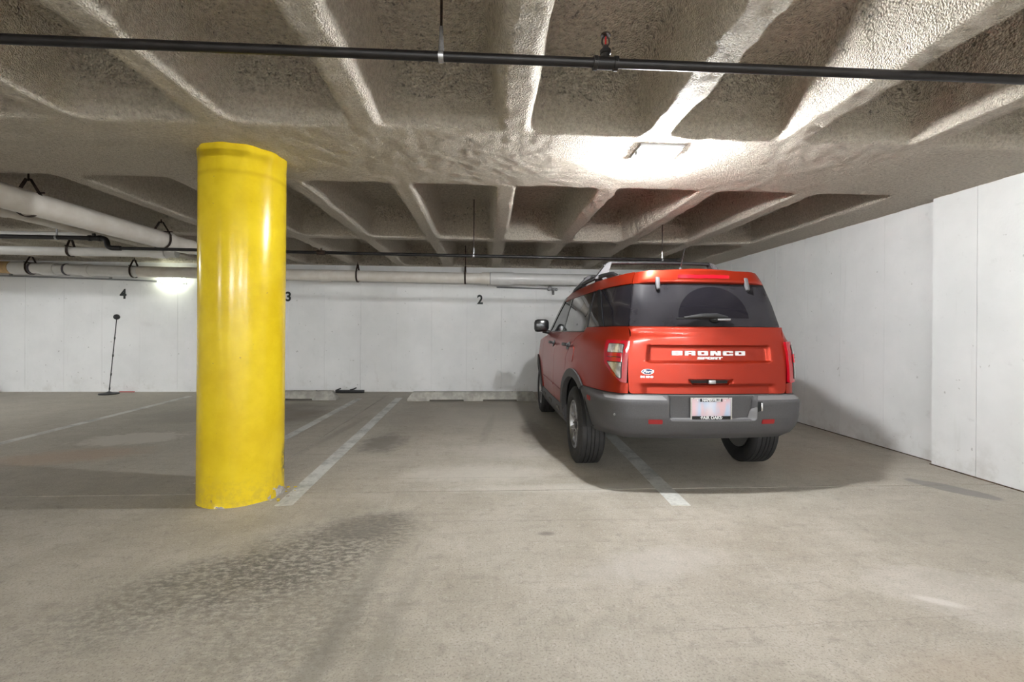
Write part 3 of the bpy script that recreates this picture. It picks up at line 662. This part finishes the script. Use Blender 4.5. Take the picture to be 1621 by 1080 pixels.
# --- tailgate with its pressings
def tg_off(s, z):
    a = abs(s); o_ = 0.
    o_ -= .020*sst(.50, .47, a)*sst(.997, 1.010, z)*sst(1.130, 1.117, z)
    lim = .50+.10*(.755-z)
    o_ -= .016*sst(lim+.035, lim-.015, a)*sst(.838, .812, z)
    o_ -= .030*sst(.172-(.873-z)*.9+.012, .172-(.873-z)*.9-.004, a)*sst(.826, .834, z)*sst(.872, .864, z)
    o_ += .012*sst(1.21, 1.262, z)
    return o_
tg_poly = [(-.622, .757, .03), (.622, .757, .03), (.634, 1.0, 0), (.660, 1.20, 0), (.700, 1.266, .01), (-.700, 1.266, .01), (-.660, 1.20, 0), (-.634, 1.0, 0)]
tg = panel('tailgate', tg_poly, M['paint'], body, tg_off, .03, .03, .02, 0, 50, lines=([-.51, -.49, -.47, .47, .49, .51, -.16, .16, -.14, .14, -.175, .175], [.812, .820, .826, .834, .838, .864, .872, .997, 1.003, 1.010, 1.117, 1.123, 1.130, 1.25]))
def onbody(s, z, off=0.):
    n = NP(s, z); return P0(s, z)+n*off, n
def place(o, s, z, off=0., tilt=True):
    p, n = onbody(s, z, off); o.location = p; o.rotation_euler = (0, 0, 0)
    yaw_ = math.atan2(n.x, -n.y); pit = math.asin(max(-1, min(1, n.z)))
    o.rotation_euler = (-pit if tilt else 0, 0, yaw_); return o
# letters
def letters(txt, xs_, z, size, sx, off, dep=.004, d_off=-.012):
    for ch, s in zip(txt, xs_):
        o = textmesh('letter', ch, size, M['silverletter'], tg, dep, sx, off); place(o, s, z, d_off)
BAR = {'B': [(0, .34, 0, 1), (0, .94, .74, 1), (0, .98, .38, .62), (0, .94, 0, .26), (.66, 1, .04, .45), (.66, 1, .55, .96)], 'R': [(0, .34, 0, 1), (0, .94, .74, 1), (0, .95, .28, .52), (.66, 1, .4, .96), (.64, 1, 0, .34)],
 'O': [(0, .34, .05, .95), (.66, 1, .05, .95), (.06, .94, .72, 1), (.06, .94, 0, .28)], 'N': [(0, .32, 0, 1), (.68, 1, 0, 1), (.24, .5, .55, 1), (.40, .62, .28, .75), (.52, .76, 0, .48)],
 'C': [(0, .34, .05, .95), (.06, .96, .72, 1), (.06, .96, 0, .28), (.68, 1, .60, .95), (.68, 1, .05, .40)], 'S': [(0, .3, .45, .95), (.03, 1, .76, 1), (.03, .97, .38, .62), (.70, 1, .05, .55), (0, .97, 0, .24)],
 'P': [(0, .32, 0, 1), (0, .94, .74, 1), (0, .95, .28, .52), (.68, 1, .32, .96)], 'T': [(0, 1, .72, 1), (.34, .66, 0, .8)]}
def blockletters(txt, s0, pitch, wd, ht, z, sh=0.):
    for i, ch in enumerate(txt):
        bm = bmesh.new()
        for a, b, c_, d in BAR[ch]: bbox(bm, (a-.5)*wd, (b-.5)*wd, -.006, .004, (c_-.5)*ht, (d-.5)*ht)
        for v in bm.verts: v.co.x += sh*v.co.z
        o = frombm('letter', bm, M['silverletter'], tg); place(o, s0+pitch*i, z, -.016)
blockletters('BRONCO', -.262, .1015, .080, .034, 1.068)
blockletters('SPORT', -.082, .0400, .036, .019, 1.030, .25)
bd = lathe_axis('badge', [(0, .046), (.003, .048), (.005, .046)], (0, 0, 0), (0, -1, 0), M['chrome'], suv, 36); bd.scale = (1, 1, .46); place(bd, -.485, .925, .002)
b2_ = lathe_axis('badge_face', [(.004, .041), (.0062, .040)], (0, 0, 0), (0, -1, 0), M['blue'], bd, 36)
o = textmesh('badge_script', 'Ford', .034, M['silverletter'], bd, .0012, 1.15, .0006, .35); o.location = (0, -.0075, 0); o.scale = (1, 1, 2.0)
o = textmesh('trim_badge', 'BIG BEND', .021, M['chrome'], tg, .0012, 1.05, .0008); place(o, -.49, .885, .003)
# handle pocket, latch
panel('handle_pocket', [(-.138, .837), (.138, .837), (.158, .862), (-.158, .862)], M['cavity'], tg, -.024, .003, .05, .02)
hl = box('latch_button', -.028, .028, -.012, .01, -.015, .015, M['galv'], tg, .003); place(hl, 0.01, .850, -.014)
# --- glass and spoiler
rg = panel('rear_window', [(-.708, 1.272, .02), (.708, 1.272, .02), (.714, 1.44, 0), (.718, 1.610, .02), (-.718, 1.610, .02), (-.714, 1.44, 0)], M['rearglass'], body, -.001, .006, .05, .04)
def sp_off(s, z): return .020*sst(1.60, 1.625, z)*sst(.70, .55, abs(s))+.002
spo = panel('roof_spoiler', [(-.720, 1.612, .02), (.720, 1.612, .02), (.730, 1.708, .0), (-.730, 1.708, .0)], M['paint'], body, sp_off, .09, .06, .02, 0, 50)
panel('brake_light', [(-.275, 1.645, .008), (.275, 1.645, .008), (.275, 1.672, .008), (-.275, 1.672, .008)], M['redlens'], spo, .026, .012, .06, .02)
for s in (-.47, .46):
    bm = bmesh.new(); bbox(bm, -.020, .020, -.022, .012, -.055, .055, .012, 3)
    for v in bm.verts:
        if v.co.z < -.02: v.co.x *= .8; v.co.y *= .8
    hi = frombm('hinge', bm, M['clad'], spo, 40); place(hi, s, 1.605, .008)
# wiper: pivot, arm, blade
wp = lathe_axis('wiper', [(0, .038), (.012, .036), (.03, .022), (.036, .01)], (0, 0, 0), (0, -1, 0), M['trim'], suv, 20); place(wp, .05, 1.325, 0); wp.scale = (1.25, 1, .8)
bm = bmesh.new(); addtube(bm, [(.07, -.026, .010), (0, -.032, .022), (-.10, -.030, .022), (-.20, -.024, .006)], [.014, .028, .024, .012], 10); frombm('wiper_arm', bm, M['blackplastic'], wp, 50)
tube('wiper_blade', [(-.24, -.014, .004), (.0, -.016, .004), (.10, -.014, .004)], .007, M['blackplastic'], wp, 8)
box('wiper_cap', .0, .085, -.046, -.02, -.022, -.002, M['galv'], wp, .005)
# --- flank panels, both sides
def arch(cx, r_, a0, a1, n=18): return [(cx+r_*math.cos(a0+(a1-a0)*k/n), ZW+r_*math.sin(a0+(a1-a0)*k/n)) for k in range(n+1)]
RA = .448
for sd in (-1, 1):
    def fp_(name, poly, mat, par=body, **k): return panel(name, poly, mat, par, xz=True, side=sd, **k)
    sT = Sy(.5); TL_in, TL_out = .638, .862       # tail lamp span in s
    # quarter panel in s-z, notch for the lamp
    lampout = [(TL_in, 1.160), (TL_out-.01, 1.160), (TL_out, 1.145), (TL_out-.015, .985), (TL_out-.17, .845), (TL_in, .832)]
    a_top = [(Sx(x), z) for x, z in arch(WC, RA+.045, PI-math.asin((.757-ZW)/(RA+.045)), math.radians(38))]
    qp = [(TL_in, .757), (Sx(.5)*0+Sx(WC-.20), .757)][:1]
    qpoly = [(TL_in-.010, .757)]+a_top+[(Sx(1.305), .70), (Sx(1.245), 1.0), (Sx(.98), 1.185), (Sx(.90), 1.222), (Sx(.83), 1.262), (.708, 1.266), (.667, 1.20), (.646, 1.163)]+lampout[1:5]+[(TL_in-.008, .832)]
    def q_off(s, z):
        y_, x_ = plan(abs(s)); dd = math.hypot(x_-WC, z-ZW)
        return .016*sst(.62, .46, dd)+.010*sst(1.20, 1.262, z)*sst(1.2, .9, x_)
    qn = panel('quarter_panel', qpoly, M['paint'], body, q_off, .03, .05, .04, 0, 45, side=sd)
    # tail lamp: red surround, clear cells, red bar
    tl = panel('tail_lamp', [(TL_in+.002, 1.157, .012), (TL_out-.012, 1.157, .015), (TL_out-.002, 1.140, .01), (TL_out-.017, .986, .02), (TL_out-.172, .848, .02), (TL_in+.004, .835, .012)], M['redlens'], body, .022, .06, .03, .03, 0, 45, side=sd)
    panel('lamp_bezel', [(TL_in+.040, 1.132, .012), (TL_out-.045, 1.132, .01), (TL_out-.052, .990, .02), (TL_out-.165, .876, .01), (TL_in+.040, .868, .01)], M['trim'], tl, .0235, .01, .03, .03, 0, side=sd)
    panel('lamp_cell', [(TL_in+.046, 1.128, .01), (TL_out-.050, 1.128, .01), (TL_out-.053, 1.067, 0), (TL_in+.046, 1.067, 0)], M['clearlens'], tl, .026, .008, .03, .03, 0, side=sd)
    panel('lamp_cell', [(TL_in+.046, .990, 0), (TL_out-.058, .990, .01), (TL_out-.168, .880, .01), (TL_in+.046, .872, .01)], M['clearlens'], tl, .026, .008, .03, .03, 0, side=sd)
    panel('lamp_bar', [(TL_in+.042, 1.063, .005), (TL_out-.048, 1.063, .005), (TL_out-.052, .996, .005), (TL_in+.042, .996, .005)], M['redlens'], tl, .032, .012, .03, .02, 0, side=sd)
    panel('lamp_bar_groove', [(TL_in+.050, 1.034, 0), (TL_out-.058, 1.034, 0), (TL_out-.059, 1.029, 0), (TL_in+.050, 1.029, 0)], M['trim'], tl, .033, .004, .03, .02, 0, side=sd)
    # doors, fender
    dr = fp_('door', [(1.313, .70), (1.42, .455, .02), (1.985, .455), (1.985, 1.0), (1.985, 1.222), (.908, 1.222), (.988, 1.188, .01), (1.253, 1.0, .02)], M['paint'], gu=.08, gv=.05)
    df = fp_('door', [(1.993, .455), (2.98, .455, .02), (3.03, .75, .02), (3.03, 1.12, .02), (2.98, 1.222), (1.993, 1.222)], M['paint'], gu=.08, gv=.05)
    fn = fp_('fender', [(3.038, .46), (3.15, .46, 0)]+[(x, z) for x, z in arch(WF, RA+.03, PI-math.radians(14), math.radians(50))]+[(4.0, .70), (4.05, 1.02), (3.6, 1.10), (3.05, 1.16), (3.04, 1.13)], M['paint'], off=lambda s, z: .014*sst(.62, .46, math.hypot(plan(abs(s))[1]-WF, z-ZW)))
    for d_, hx_ in ((dr, 1.21), (df, 2.12)):
        cup = lathe_axis('handle_cup', [(0, .058), (.003, .055)], (0, 0, 0), (0, -1, 0), M['trim'], d_, 20); place(cup, sd*Sx(hx_), 1.085, .001); cup.scale = (1, 1, .75)
        hb = box('door_handle', -.115, .115, -.045, -.020, -.016, .016, M['blackplastic'], d_, .010); place(hb, sd*Sx(hx_+.01), 1.085, .004)
        for e in (-.095, .095):
            hp_ = box('handle_post', e-.012, e+.012, -.03, .0, -.012, .012, M['blackplastic'], d_, .003); place(hp_, sd*Sx(hx_+.01)+0*e, 1.085, .004)
    fp_('door_moulding', [(1.46, .585, .008), (1.975, .60, .008), (1.975, .622, .008), (1.44, .607, .008)], M['paint'], dr, off=.010, th=.012)
    fp_('door_moulding', [(2.005, .60, .008), (2.93, .61, .008), (2.93, .632, .008), (2.005, .622, .008)], M['paint'], df, off=.010, th=.012)
    # dark grey arch flares and sill
    fl1 = arch(WC, RA, PI-math.asin((.752-ZW)/RA)+.16, math.radians(2)); fl1o = arch(WC, RA+.075, math.radians(2), PI-math.asin((.757-ZW)/(RA+.075)))
    fp_('arch_flare', fl1+fl1o, M['clad'], off=lambda s, z: .026, th=.05, gu=.09, gv=.09)
    fp_('arch_flare', arch(WF, RA, PI-math.radians(2), math.radians(28))+arch(WF, RA+.075, math.radians(28), PI-math.radians(2)), M['clad'], off=.026, th=.05, gu=.09, gv=.09)
    sl = fp_('sill', [(1.33, .27), (3.15, .27), (3.12, .452), (1.40, .452), (1.345, .47)], M['clad'], off=lambda s, z: .022*sst(.47, .40, z)-.03*sst(.36, .27, z), th=.05, gu=.12, gv=.03)
    for k in range(3): fp_('sill_pad', [(1.55+.55*k, .375, .01), (1.78+.55*k, .375, .01), (1.76+.55*k, .415, .01), (1.57+.55*k, .415, .01)], M['trim'], sl, off=.024, th=.01, gu=.1)
    # side windows
    panel('quarter_window', [(.714, 1.273), (Sx(.40), 1.273, .01), (Sx(.53), 1.44, 0), (Sx(.70), 1.608, .015), (.724, 1.610)], M['privacy'], body, -.001, .006, .06, .05, 0, side=sd)
    fp_('pillar_cover', [(.41, 1.272), (.51, 1.272), (.64, 1.42), (.80, 1.612), (.71, 1.612), (.54, 1.44)], M['trim'], off=.006, th=.03)
    fp_('vent_window', [(.52, 1.273), (.835, 1.268, .01), (.875, 1.42), (.91, 1.598, .01), (.80, 1.606), (.65, 1.42)], M['privacy'], off=-.001, th=.006)
    fp_('pillar_cover', [(.842, 1.266), (.902, 1.230), (.945, 1.42), (.965, 1.605), (.916, 1.605), (.882, 1.42)], M['trim'], off=.004, th=.03)
    fp_('door_window', [(.910, 1.230), (1.91, 1.230, .01), (1.895, 1.42), (1.865, 1.602, .015), (.972, 1.602, .01), (.953, 1.42)], M['privacy'], dr, off=-.001, th=.006, gu=.1)
    fp_('pillar_cover', [(1.916, 1.228), (2.01, 1.228), (1.985, 1.42), (1.955, 1.602), (1.872, 1.602), (1.902, 1.42)], M['trim'], off=.004, th=.03)
    fp_('door_window', [(2.018, 1.230), (2.90, 1.230, .02), (2.62, 1.43), (2.36, 1.590, .02), (1.962, 1.600, .01), (1.993, 1.42)], M['glass'], df, off=-.001, th=.006, gu=.1)
    fp_('window_sill_trim', [(.91, 1.2225), (2.98, 1.2225), (2.95, 1.232), (.90, 1.232)], M['trim'], off=.006, th=.03, gu=.1)
    # roof side rail in body colour and the A pillar
    panel('roof_side', [(.728, 1.613), (Sx(.70), 1.611), (Sx(1.2), 1.606), (Sx(1.9), 1.606), (Sx(2.30), 1.597), (Sx(2.40), 1.600), (Sx(2.34), 1.655), (Sx(2.2), 1.690), (Sx(1.4), 1.708), (.738, 1.710)], M['paint'], body, .004, .05, .07, .03, 0, 45, side=sd)
    fp_('front_pillar', [(2.30, 1.612), (2.37, 1.596), (2.64, 1.432), (2.92, 1.235), (2.99, 1.226), (3.06, 1.226), (2.74, 1.45), (2.42, 1.652), (2.34, 1.66)], M['trim'], off=.006, th=.05)
    # mirror
    mr = box('mirror', -.10, .10, -.06, .07, -.085, .085, M['blackplastic'], body, .045); mr.location = (sd*.955, 2.90, 1.305)
    for v in mr.data.vertices: v.co.z *= (1+.12*v.co.x*sd/.1) if v.co.z < 0 else 1.
    box('mirror_glass', -.08, .08, -.064, -.058, -.066, .066, M['trim'], mr, .004)
    tube('mirror_stalk', [(-sd*.02, .03, -.07), (-sd*.13, .03, -.095), (-sd*.19, .02, -.095)], [.03, .026, .03], M['blackplastic'], mr, 10)
    # wheel well and wheels
    for wy_ in (WC, WF):
        vs = []; fs = []
        for k in range(21):
            a = .02+(PI-.18)*k/20
            for rr in (.452, .467): vs += [(sd*.86, wy_+rr*math.cos(a), ZW+rr*math.sin(a)), (sd*.56, wy_+rr*math.cos(a), ZW+rr*math.sin(a))]
        for k in range(20):
            b = 4*k; fs += [(b, b+1, b+5, b+4), (b+2, b+6, b+7, b+3), (b, b+4, b+6, b+2), (b+1, b+3, b+7, b+5)]
        mesh('wheel_well', vs, fs, M['cavity'], body, 60)
# fuel door on the left flank
fd = panel('fuel_door', [(Sx(.97), .93, .04), (Sx(1.14), .93, .04), (Sx(1.14), 1.09, .04), (Sx(.97), 1.09, .04)], M['paint'], body, .004, .012, .05, .04, 0, side=-1)
# --- rear bumper
SB = Sx(.655)
def bu_off(s, z):
    a = abs(s); rear = sst(1.25, .75, a)
    prof = float(np.interp(z, [.375, .41, .45, .52, .58, .695, .712, .742, .752], [-.085, -.05, .0, .036, .048, .050, .045, .010, .004]))
    side_ = float(np.interp(z, [.375, .45, .60, .72, .752], [-.02, .008, .016, .016, .008]))
    o_ = prof*rear+side_*(1-rear)
    rec = sst(.335, .315, a)*sst(.566, .580, z)
    up = sst(.73, .72, z)
    o_ -= rec*max(0, o_-.008)*(1 if z < .745 else 0)
    return o_
bpts = [(-SB, .752), (SB, .752)]+[(Sx(x), z) for x, z in arch(WC, RA+.012, PI-math.asin((.745-ZW)/(RA+.012)), PI-math.asin((.42-ZW)/(RA+.012)), 8)]+[(Sx(.42), .39), (.75, .39), (-.75, .39), (-Sx(.42), .39)]+[(-Sx(x), z) for x, z in arch(WC, RA+.012, PI-math.asin((.42-ZW)/(RA+.012)), PI-math.asin((.745-ZW)/(RA+.012)), 8)]
bu = panel('rear_bumper', bpts, M['clad'], body, bu_off, .05, .05, .025, 0, 45, lines=([-.335, -.325, -.315, .315, .325, .335], [.566, .573, .580, .695, .712, .742]))
def strip_off(s, z): return bu_off(s, z)+.0025
panel('bumper_step', [(-.80, .716, .01), (-.345, .716, .01), (-.375, .744, .0), (-.86, .744, .01)], M['cladlite'], bu, strip_off, .004, .05, .012)
panel('bumper_step', [(.345, .716, .01), (.80, .716, .01), (.86, .744, .01), (.375, .744, 0)], M['cladlite'], bu, strip_off, .004, .05, .012)
panel('bumper_step', [(-.33, .7455), (.33, .7455), (.33, .7515), (-.33, .7515)], M['cladlite'], bu, .02, .018, .05, .012)
panel('recess_lip', [(-.318, .558, .008), (.318, .558, .008), (.338, .576, 0), (.338, .67, .01), (.300, .63, .01), (.285, .580, 0), (-.325, .580, 0)], M['cladlite'], bu, lambda s, z: max(bu_off(s, z), .012+.03*sst(.583, .558, z))+.003, .004, .03, .012)
def rs_(s0, s1, z0, z1, par, sd=1, mat='reflector'): return panel('reflector', [(s0, z0, .008), (s1, z0, .008), (s1, z1, .008), (s0, z1, .008)], M[mat], par, lambda s, z: bu_off(s, z)+.004, .01, .03, .02, side=sd)
for sd in (-1, 1):
    rs_(.385, .490, .535, .570, bu, sd); rs_(Sx(.38), Sx(.46), .655, .695, bu, sd)
    sn = lathe_axis('parking_sensor', [(0, .010), (.004, .009)], (0, 0, 0), (0, -1, 0), M['galv'], bu, 12); place(sn, sd*.70, .60, bu_off(.70, .60)+.002)
th_ = panel('tow_slot', [(.342, .628, .005), (.378, .640, .005), (.378, .706, .005), (.342, .706, .005)], M['cavity'], bu, lambda s, z: bu_off(s, z)+.003, .01, .03, .02)
bm = bmesh.new(); bbox(bm, .0, .014, -.006, .006, -.034, .030, .003); tk = frombm('tow_hook', bm, M['chrome'], bu, 40); place(tk, .362, .668, bu_off(.37, .668)+.006)
# plate
pl = empty('license_plate'); pl.parent = suv; place(pl, -.012, .650, .018, False)
bm = bmesh.new(); bbox(bm, -.150, .150, -.004, .002, -.076, .076, .002); frombm('plate', bm, M['plate'], pl, 40)
def frame_bm():
    bm = bmesh.new()
    for a in ((-.160, .160, -.010, .003, .077, .086), (-.160, .160, -.010, .003, -.086, -.077), (-.160, -.149, -.010, .003, -.077, .077), (.149, .160, -.010, .003, -.077, .077)): bbox(bm, *a)
    return bm
frombm('plate_frame', frame_bm(), M['chrome'], pl)
box('frame_band', -.085, .085, -.010, -.004, .054, .078, M['trim'], pl); box('frame_band', -.149, .149, -.010, -.004, -.078, -.054, M['trim'], pl)
o = textmesh('frame_lettering', 'NAPERVILLE', .027, M['silverletter'], pl, .001, 1.0, .0007); o.location = (0, -.0115, .066)
o = textmesh('frame_lettering', '·FAIR OAKS·', .031, M['silverletter'], pl, .001, 1.05, .0007); o.location = (0, -.0115, -.066)
for x in (-.105, .108): o = textmesh('frame_lettering', '»' if x < 0 else '«', .022, M['silverletter'], pl, .001, 1., .0005); o.location = (x, -.0065, .066)
for x in (-.135, .135): lathe_axis('screw', [(0, .005), (.003, .004)], (x, -.011, .080), (0, -1, 0), M['chrome'], pl, 10)
# --- roof skin
def roofz(s):
    y_, x_ = plan(abs(s)); return float(np.interp(x_, [0, .2, .8, 1.5, 2.2, 2.4], [1.699, 1.701, 1.706, 1.708, 1.688, 1.655]))
rows = []; NU = 24
for s in [.2, .45, .6]+list(np.linspace(.66, Sx(2.36), 26)):
    a, b = P0(-s, roofz(s)), P0(s, roofz(s)); x_ = plan(s)[1]; cr = .038*sst(.0, .5, s)+.006*sst(.2, 1.2, x_)
    bow = .05*sst(1.9, 2.36, x_)
    row = []
    for k in range(NU+1):
        u = -1+2*k/NU; p = a.lerp(b, (u+1)/2); p.z += cr*(1-abs(u)**2.4); p.y += bow*(1-u*u); row.append(p)
    rows.append(row)
def gridmesh(name, rows, mat, parent, th=.02, smooth=45, up=Vector((0, 0, -1))):
    V_ = [p for r_ in rows for p in r_]; m_ = len(rows[0]); n_ = len(rows); F = []
    for i in range(n_-1):
        for k in range(m_-1): F.append((i*m_+k, i*m_+k+1, (i+1)*m_+k+1, (i+1)*m_+k))
    nv = len(V_); F2 = [tuple(i+nv for i in f[::-1]) for f in F]
    bd_ = [i for i in range(m_)]+[i*m_+m_-1 for i in range(1, n_)]+[(n_-1)*m_+k for k in range(m_-2, -1, -1)]+[i*m_ for i in range(n_-2, 0, -1)]
    F3 = [(bd_[i], bd_[(i+1) % len(bd_)], bd_[(i+1) % len(bd_)]+nv, bd_[i]+nv) for i in range(len(bd_))]
    return mesh(name, V_+[p+up*th for p in V_], F+F2+F3, mat, parent, smooth)
roof = gridmesh('roof', rows, M['paint'], body)
# windshield, hood
top = rows[-1]; ws = []
for f in np.linspace(0, 1, 9):
    row = []
    for k in range(NU+1):
        u = -1+2*k/NU; bot = Vector((u*.80, 3.08+.17*(1-u*u), 1.185-.012*u*u)); a = top[k]; p = a.lerp(bot, f); p += Vector((0, .05, .03))*math.sin(PI*f)*.6; row.append(p)
    ws.append(row)
gridmesh('windshield', ws, M['glass'], body, .006)
hd_rows = []
for x_ in np.linspace(3.08, 4.30, 14):
    row = []
    for k in range(NU+1):
        u = -1+2*k/NU; hw = min(.84, plan(Sx(min(x_, 4.28)))[0]-.06); yb = x_+.17*(1-u*u)*(1-sst(3.1, 4.2, x_))-.0
        row.append(Vector((u*hw, yb, 1.165-.06*sst(3.1, 4.3, x_)-.05*sst(4.0, 4.3, x_)-.045*abs(u)**3+.02*sst(.45, .6, abs(u))*sst(.85, .7, abs(u)))))
    hd_rows.append(row)
gridmesh('hood', hd_rows, M['paint'], body)
for sd in (-1, 1):
    panel('front_bumper', [(Sx(4.0)-.0, .30), (SMAX-.001, .30), (SMAX-.001, .66), (Sx(4.02), .70)], M['clad'], body, .02, .05, .06, .05, side=sd)
    panel('grille', [(Sx(4.08), .675), (SMAX-.001, .675), (SMAX-.001, 1.01), (Sx(4.08), 1.01)], M['trim'], body, .004, .04, .06, .05, side=sd)
    hl_ = lathe_axis('headlamp', [(0, .10), (.02, .095), (.035, .05)], (sd*.60, 4.26, .87), (0, 1, 0), M['clearlens'], body, 24)
# --- rails, cross bars, antenna
for sd in (-1, 1):
    pts = []
    for x_ in np.linspace(.42, 2.25, 14):
        s = Sx(x_); p = P0(sd*s, roofz(s)); pts.append(Vector((p.x*.955, p.y, p.z+.012+.045*math.sin(PI*min(1, max(0, (x_-.42)/1.83)))**.35)))
    tube('roof_rail', pts, [.016]+[.021]*12+[.016], M['blackplastic'], body, 10)
    for i in (0, 5, 9, 13): tube('rail_foot', [pts[i]+Vector((0, 0, .006)), pts[i]-Vector((0, 0, .055))], [.022, .030], M['blackplastic'], body, 10)
for yb, zb in ((1.10, 1.905), (2.00, 1.875)):
    cb = tube('cross_bar', fillet([(-.56, yb, zb-.035), (-.50, yb, zb), (0, yb, zb+.008), (.50, yb, zb), (.56, yb, zb-.035)], .08), .017, M['blackplastic'], body, 10)
    for sd in (-1, 1):
        bm = bmesh.new(); v_ = []
        for (xx, zz) in ((.485, zb+.012), (.535, zb-.004), (.665, 1.735), (.555, 1.735)):
            for yy in (yb-.045, yb+.045): v_.append(bm.verts.new((sd*xx, yy*1.0+(.0 if zz > 1.8 else (yy-yb)*.6), zz)))
        for a, b in ((0, 2), (2, 4), (4, 6), (6, 0)): bm.faces.new((v_[a], v_[a+1], v_[b+1], v_[b]))
        bm.faces.new((v_[0], v_[2], v_[4], v_[6])); bm.faces.new((v_[1], v_[7], v_[5], v_[3]))
        bmesh.ops.bevel(bm, geom=bm.edges[:], offset=.008, segments=2, affect='EDGES'); frombm('rack_tower', bm, M['clad'], cb, 40)
an = lathe_axis('antenna_base', [(0, .026), (.02, .022), (.035, .008)], (-.085, .42, 1.738), (0, 0, 1), M['blackplastic'], body, 16)
tube('antenna', [(-.085, .42, 1.765), (-.075, .36, 1.92)], [.005, .0025], M['blackplastic'], body, 8)
# --- interior: floor, seats, dark core behind the panels
bm = bmesh.new(); bbox(bm, -.55, .55, .20, 1.3, .46, 1.0); bbox(bm, -.55, .55, 1.3, 4.10, .30, .98); bbox(bm, -.84, .84, 1.40, 3.04, .30, .98)
bbox(bm, -.55, .55, .18, 1.5, .95, 1.20); bbox(bm, -.68, .68, .45, 1.5, .97, 1.20); frombm('underbody', bm, M['cavity'], body)
for x_, yy in ((-.37, 2.25), (.37, 2.25), (-.40, 1.30), (.40, 1.30), (0, 1.30)):
    bm = bmesh.new(); bbox(bm, x_-.21, x_+.21, yy-.10, yy+.02, .95, 1.40, .05); bbox(bm, x_-.13, x_+.13, yy-.12, yy-.02, 1.41, 1.56, .04); bbox(bm, x_-.24, x_+.24, yy, yy+.45, .90, 1.0, .03)
    for v in bm.verts: v.co.y -= .15*(v.co.z-1.) if v.co.z > 1.05 else 0
    frombm('seat', bm, M['seat'], body, 40)
sw = lathe_axis('steering_wheel', [(-.012, .17), (0, .185), (.012, .17), (0, .155), (-.012, .17)], (-.37, 2.72, 1.22), (0, -1, .45), M['blackplastic'], body, 28)
bm = bmesh.new(); bbox(bm, -.72, .72, 2.82, 3.2, .9, 1.19, .05); frombm('dashboard', bm, M['seat'], body, 40)
# --- wheels
prof = []; TW = .115
def tread(): # (across, radius)
    p = [(-TW*.82, .222), (-TW*.98, .245), (-TW*1.04, .285), (-TW*1.0, .322), (-TW*.88, .342), (-TW*.80, .349)]
    edges = [-.80, -.50, -.44, -.16, -.10, .10, .16, .44, .50, .80]
    for i in range(0, len(edges), 2):
        a, b = edges[i]*TW, edges[i+1]*TW
        p += [(a, WR-.002*abs(a/TW)), (b, WR-.002*abs(b/TW))]
        if i+2 < len(edges): p += [(b+.0005, WR-.011), (edges[i+2]*TW-.0005, WR-.011)]
    return p+[(TW*.80, .349), (TW*.88, .342), (TW*1.0, .322), (TW*1.04, .285), (TW*.98, .245), (TW*.82, .222)]
def lathe_me(name, prof, mat, seg=72, smooth=30, lug=False):
    bm = bmesh.new(); rings = []
    for a, r_ in prof: rings.append([bm.verts.new((a, r_*math.cos(2*PI*k/seg), r_*math.sin(2*PI*k/seg))) for k in range(seg)])
    for p_, q_ in zip(rings, rings[1:]):
        for k in range(seg): bm.faces.new((p_[k], p_[(k+1) % seg], q_[(k+1) % seg], q_[k]))
    bmesh.ops.recalc_face_normals(bm, faces=bm.faces); me = bpy.data.meshes.new(name); bm.to_mesh(me); bm.free(); me.materials.append(mat); me.shade_smooth(); me.set_sharp_from_angle(angle=math.radians(smooth)); return me
me_t = lathe_me('tyre', tread(), M['tyre'], 96)
me_b = lathe_me('rim_barrel', [(-.10, .05), (-.10, .20), (-.098, .216), (-.06, .205), (.05, .203), (.088, .212), (.098, .224), (.103, .224), (.104, .214), (.092, .205), (.02, .196), (-.085, .19), (-.085, .05)], M['rim'], 64)
me_d = lathe_me('brake_disc', [(.0, .03), (.0, .15), (.02, .15), (.03, .06), (.05, .06), (.05, .0)], M['rimdark'], 40)
# Y-spoke face: outer side is +x
bm = bmesh.new()
def spoke(a0, a1, r0, r1, w0, w1, x0, x1, dpt):
    vs = []
    for a, r_, w_, x_ in ((a0, r0, w0, x0), (a1, r1, w1, x1)):
        c_, s_ = math.cos(a), math.sin(a)
        for dx_, dw in ((0, 1), (0, -1), (-dpt, -1.3), (-dpt, 1.3)): vs.append(bm.verts.new((x_+dx_, r_*c_-s_*w_*dw/2, r_*s_+c_*w_*dw/2)))
    for k in range(4): bm.faces.new((vs[k], vs[(k+1) % 4], vs[4+(k+1) % 4], vs[4+k]))
    bm.faces.new(vs[:4]); bm.faces.new(vs[4:][::-1])
for k in range(5):
    a = 2*PI*k/5+PI/2
    for s in (-1, 1): spoke(a+s*.16, a+s*.30, .045, .212, .032, .026, .080, .094, .03)
    spoke(a, a, .03, .12, .05, .012, .076, .082, .02)
bmesh.ops.recalc_face_normals(bm, faces=bm.faces); me_s = bpy.data.meshes.new('spokes'); bm.to_mesh(me_s); bm.free(); me_s.materials.append(M['rim'])
me_c = lathe_me('centre_cap', [(.04, .055), (.082, .050), (.090, .036), (.094, .034), (.094, .0)], M['rimdark'], 28)
me_n = lathe_me('lug_nut', [(.078, .011), (.098, .009), (.100, .0)], M['chrome'], 8)
for sd in (-1, 1):
    for wy_ in (WC, WF):
        wh = empty('wheel', (sd*.785+.008, wy_, WR)); wh.parent = suv; wh.rotation_euler = (random.uniform(0, 1), 0, 0 if sd > 0 else 0)
        if sd < 0: wh.rotation_euler = (wh.rotation_euler[0], 0, PI)
        for nm, me in (('tyre', me_t), ('rim', me_b), ('spokes', me_s), ('brake_disc', me_d), ('centre_cap', me_c)): link(nm, me, wh)
        for k in range(5):
            a = 2*PI*k/5+PI/2+.6; o = link('lug_nut', me_n, wh, None, (0, .068*math.cos(a), .068*math.sin(a)))
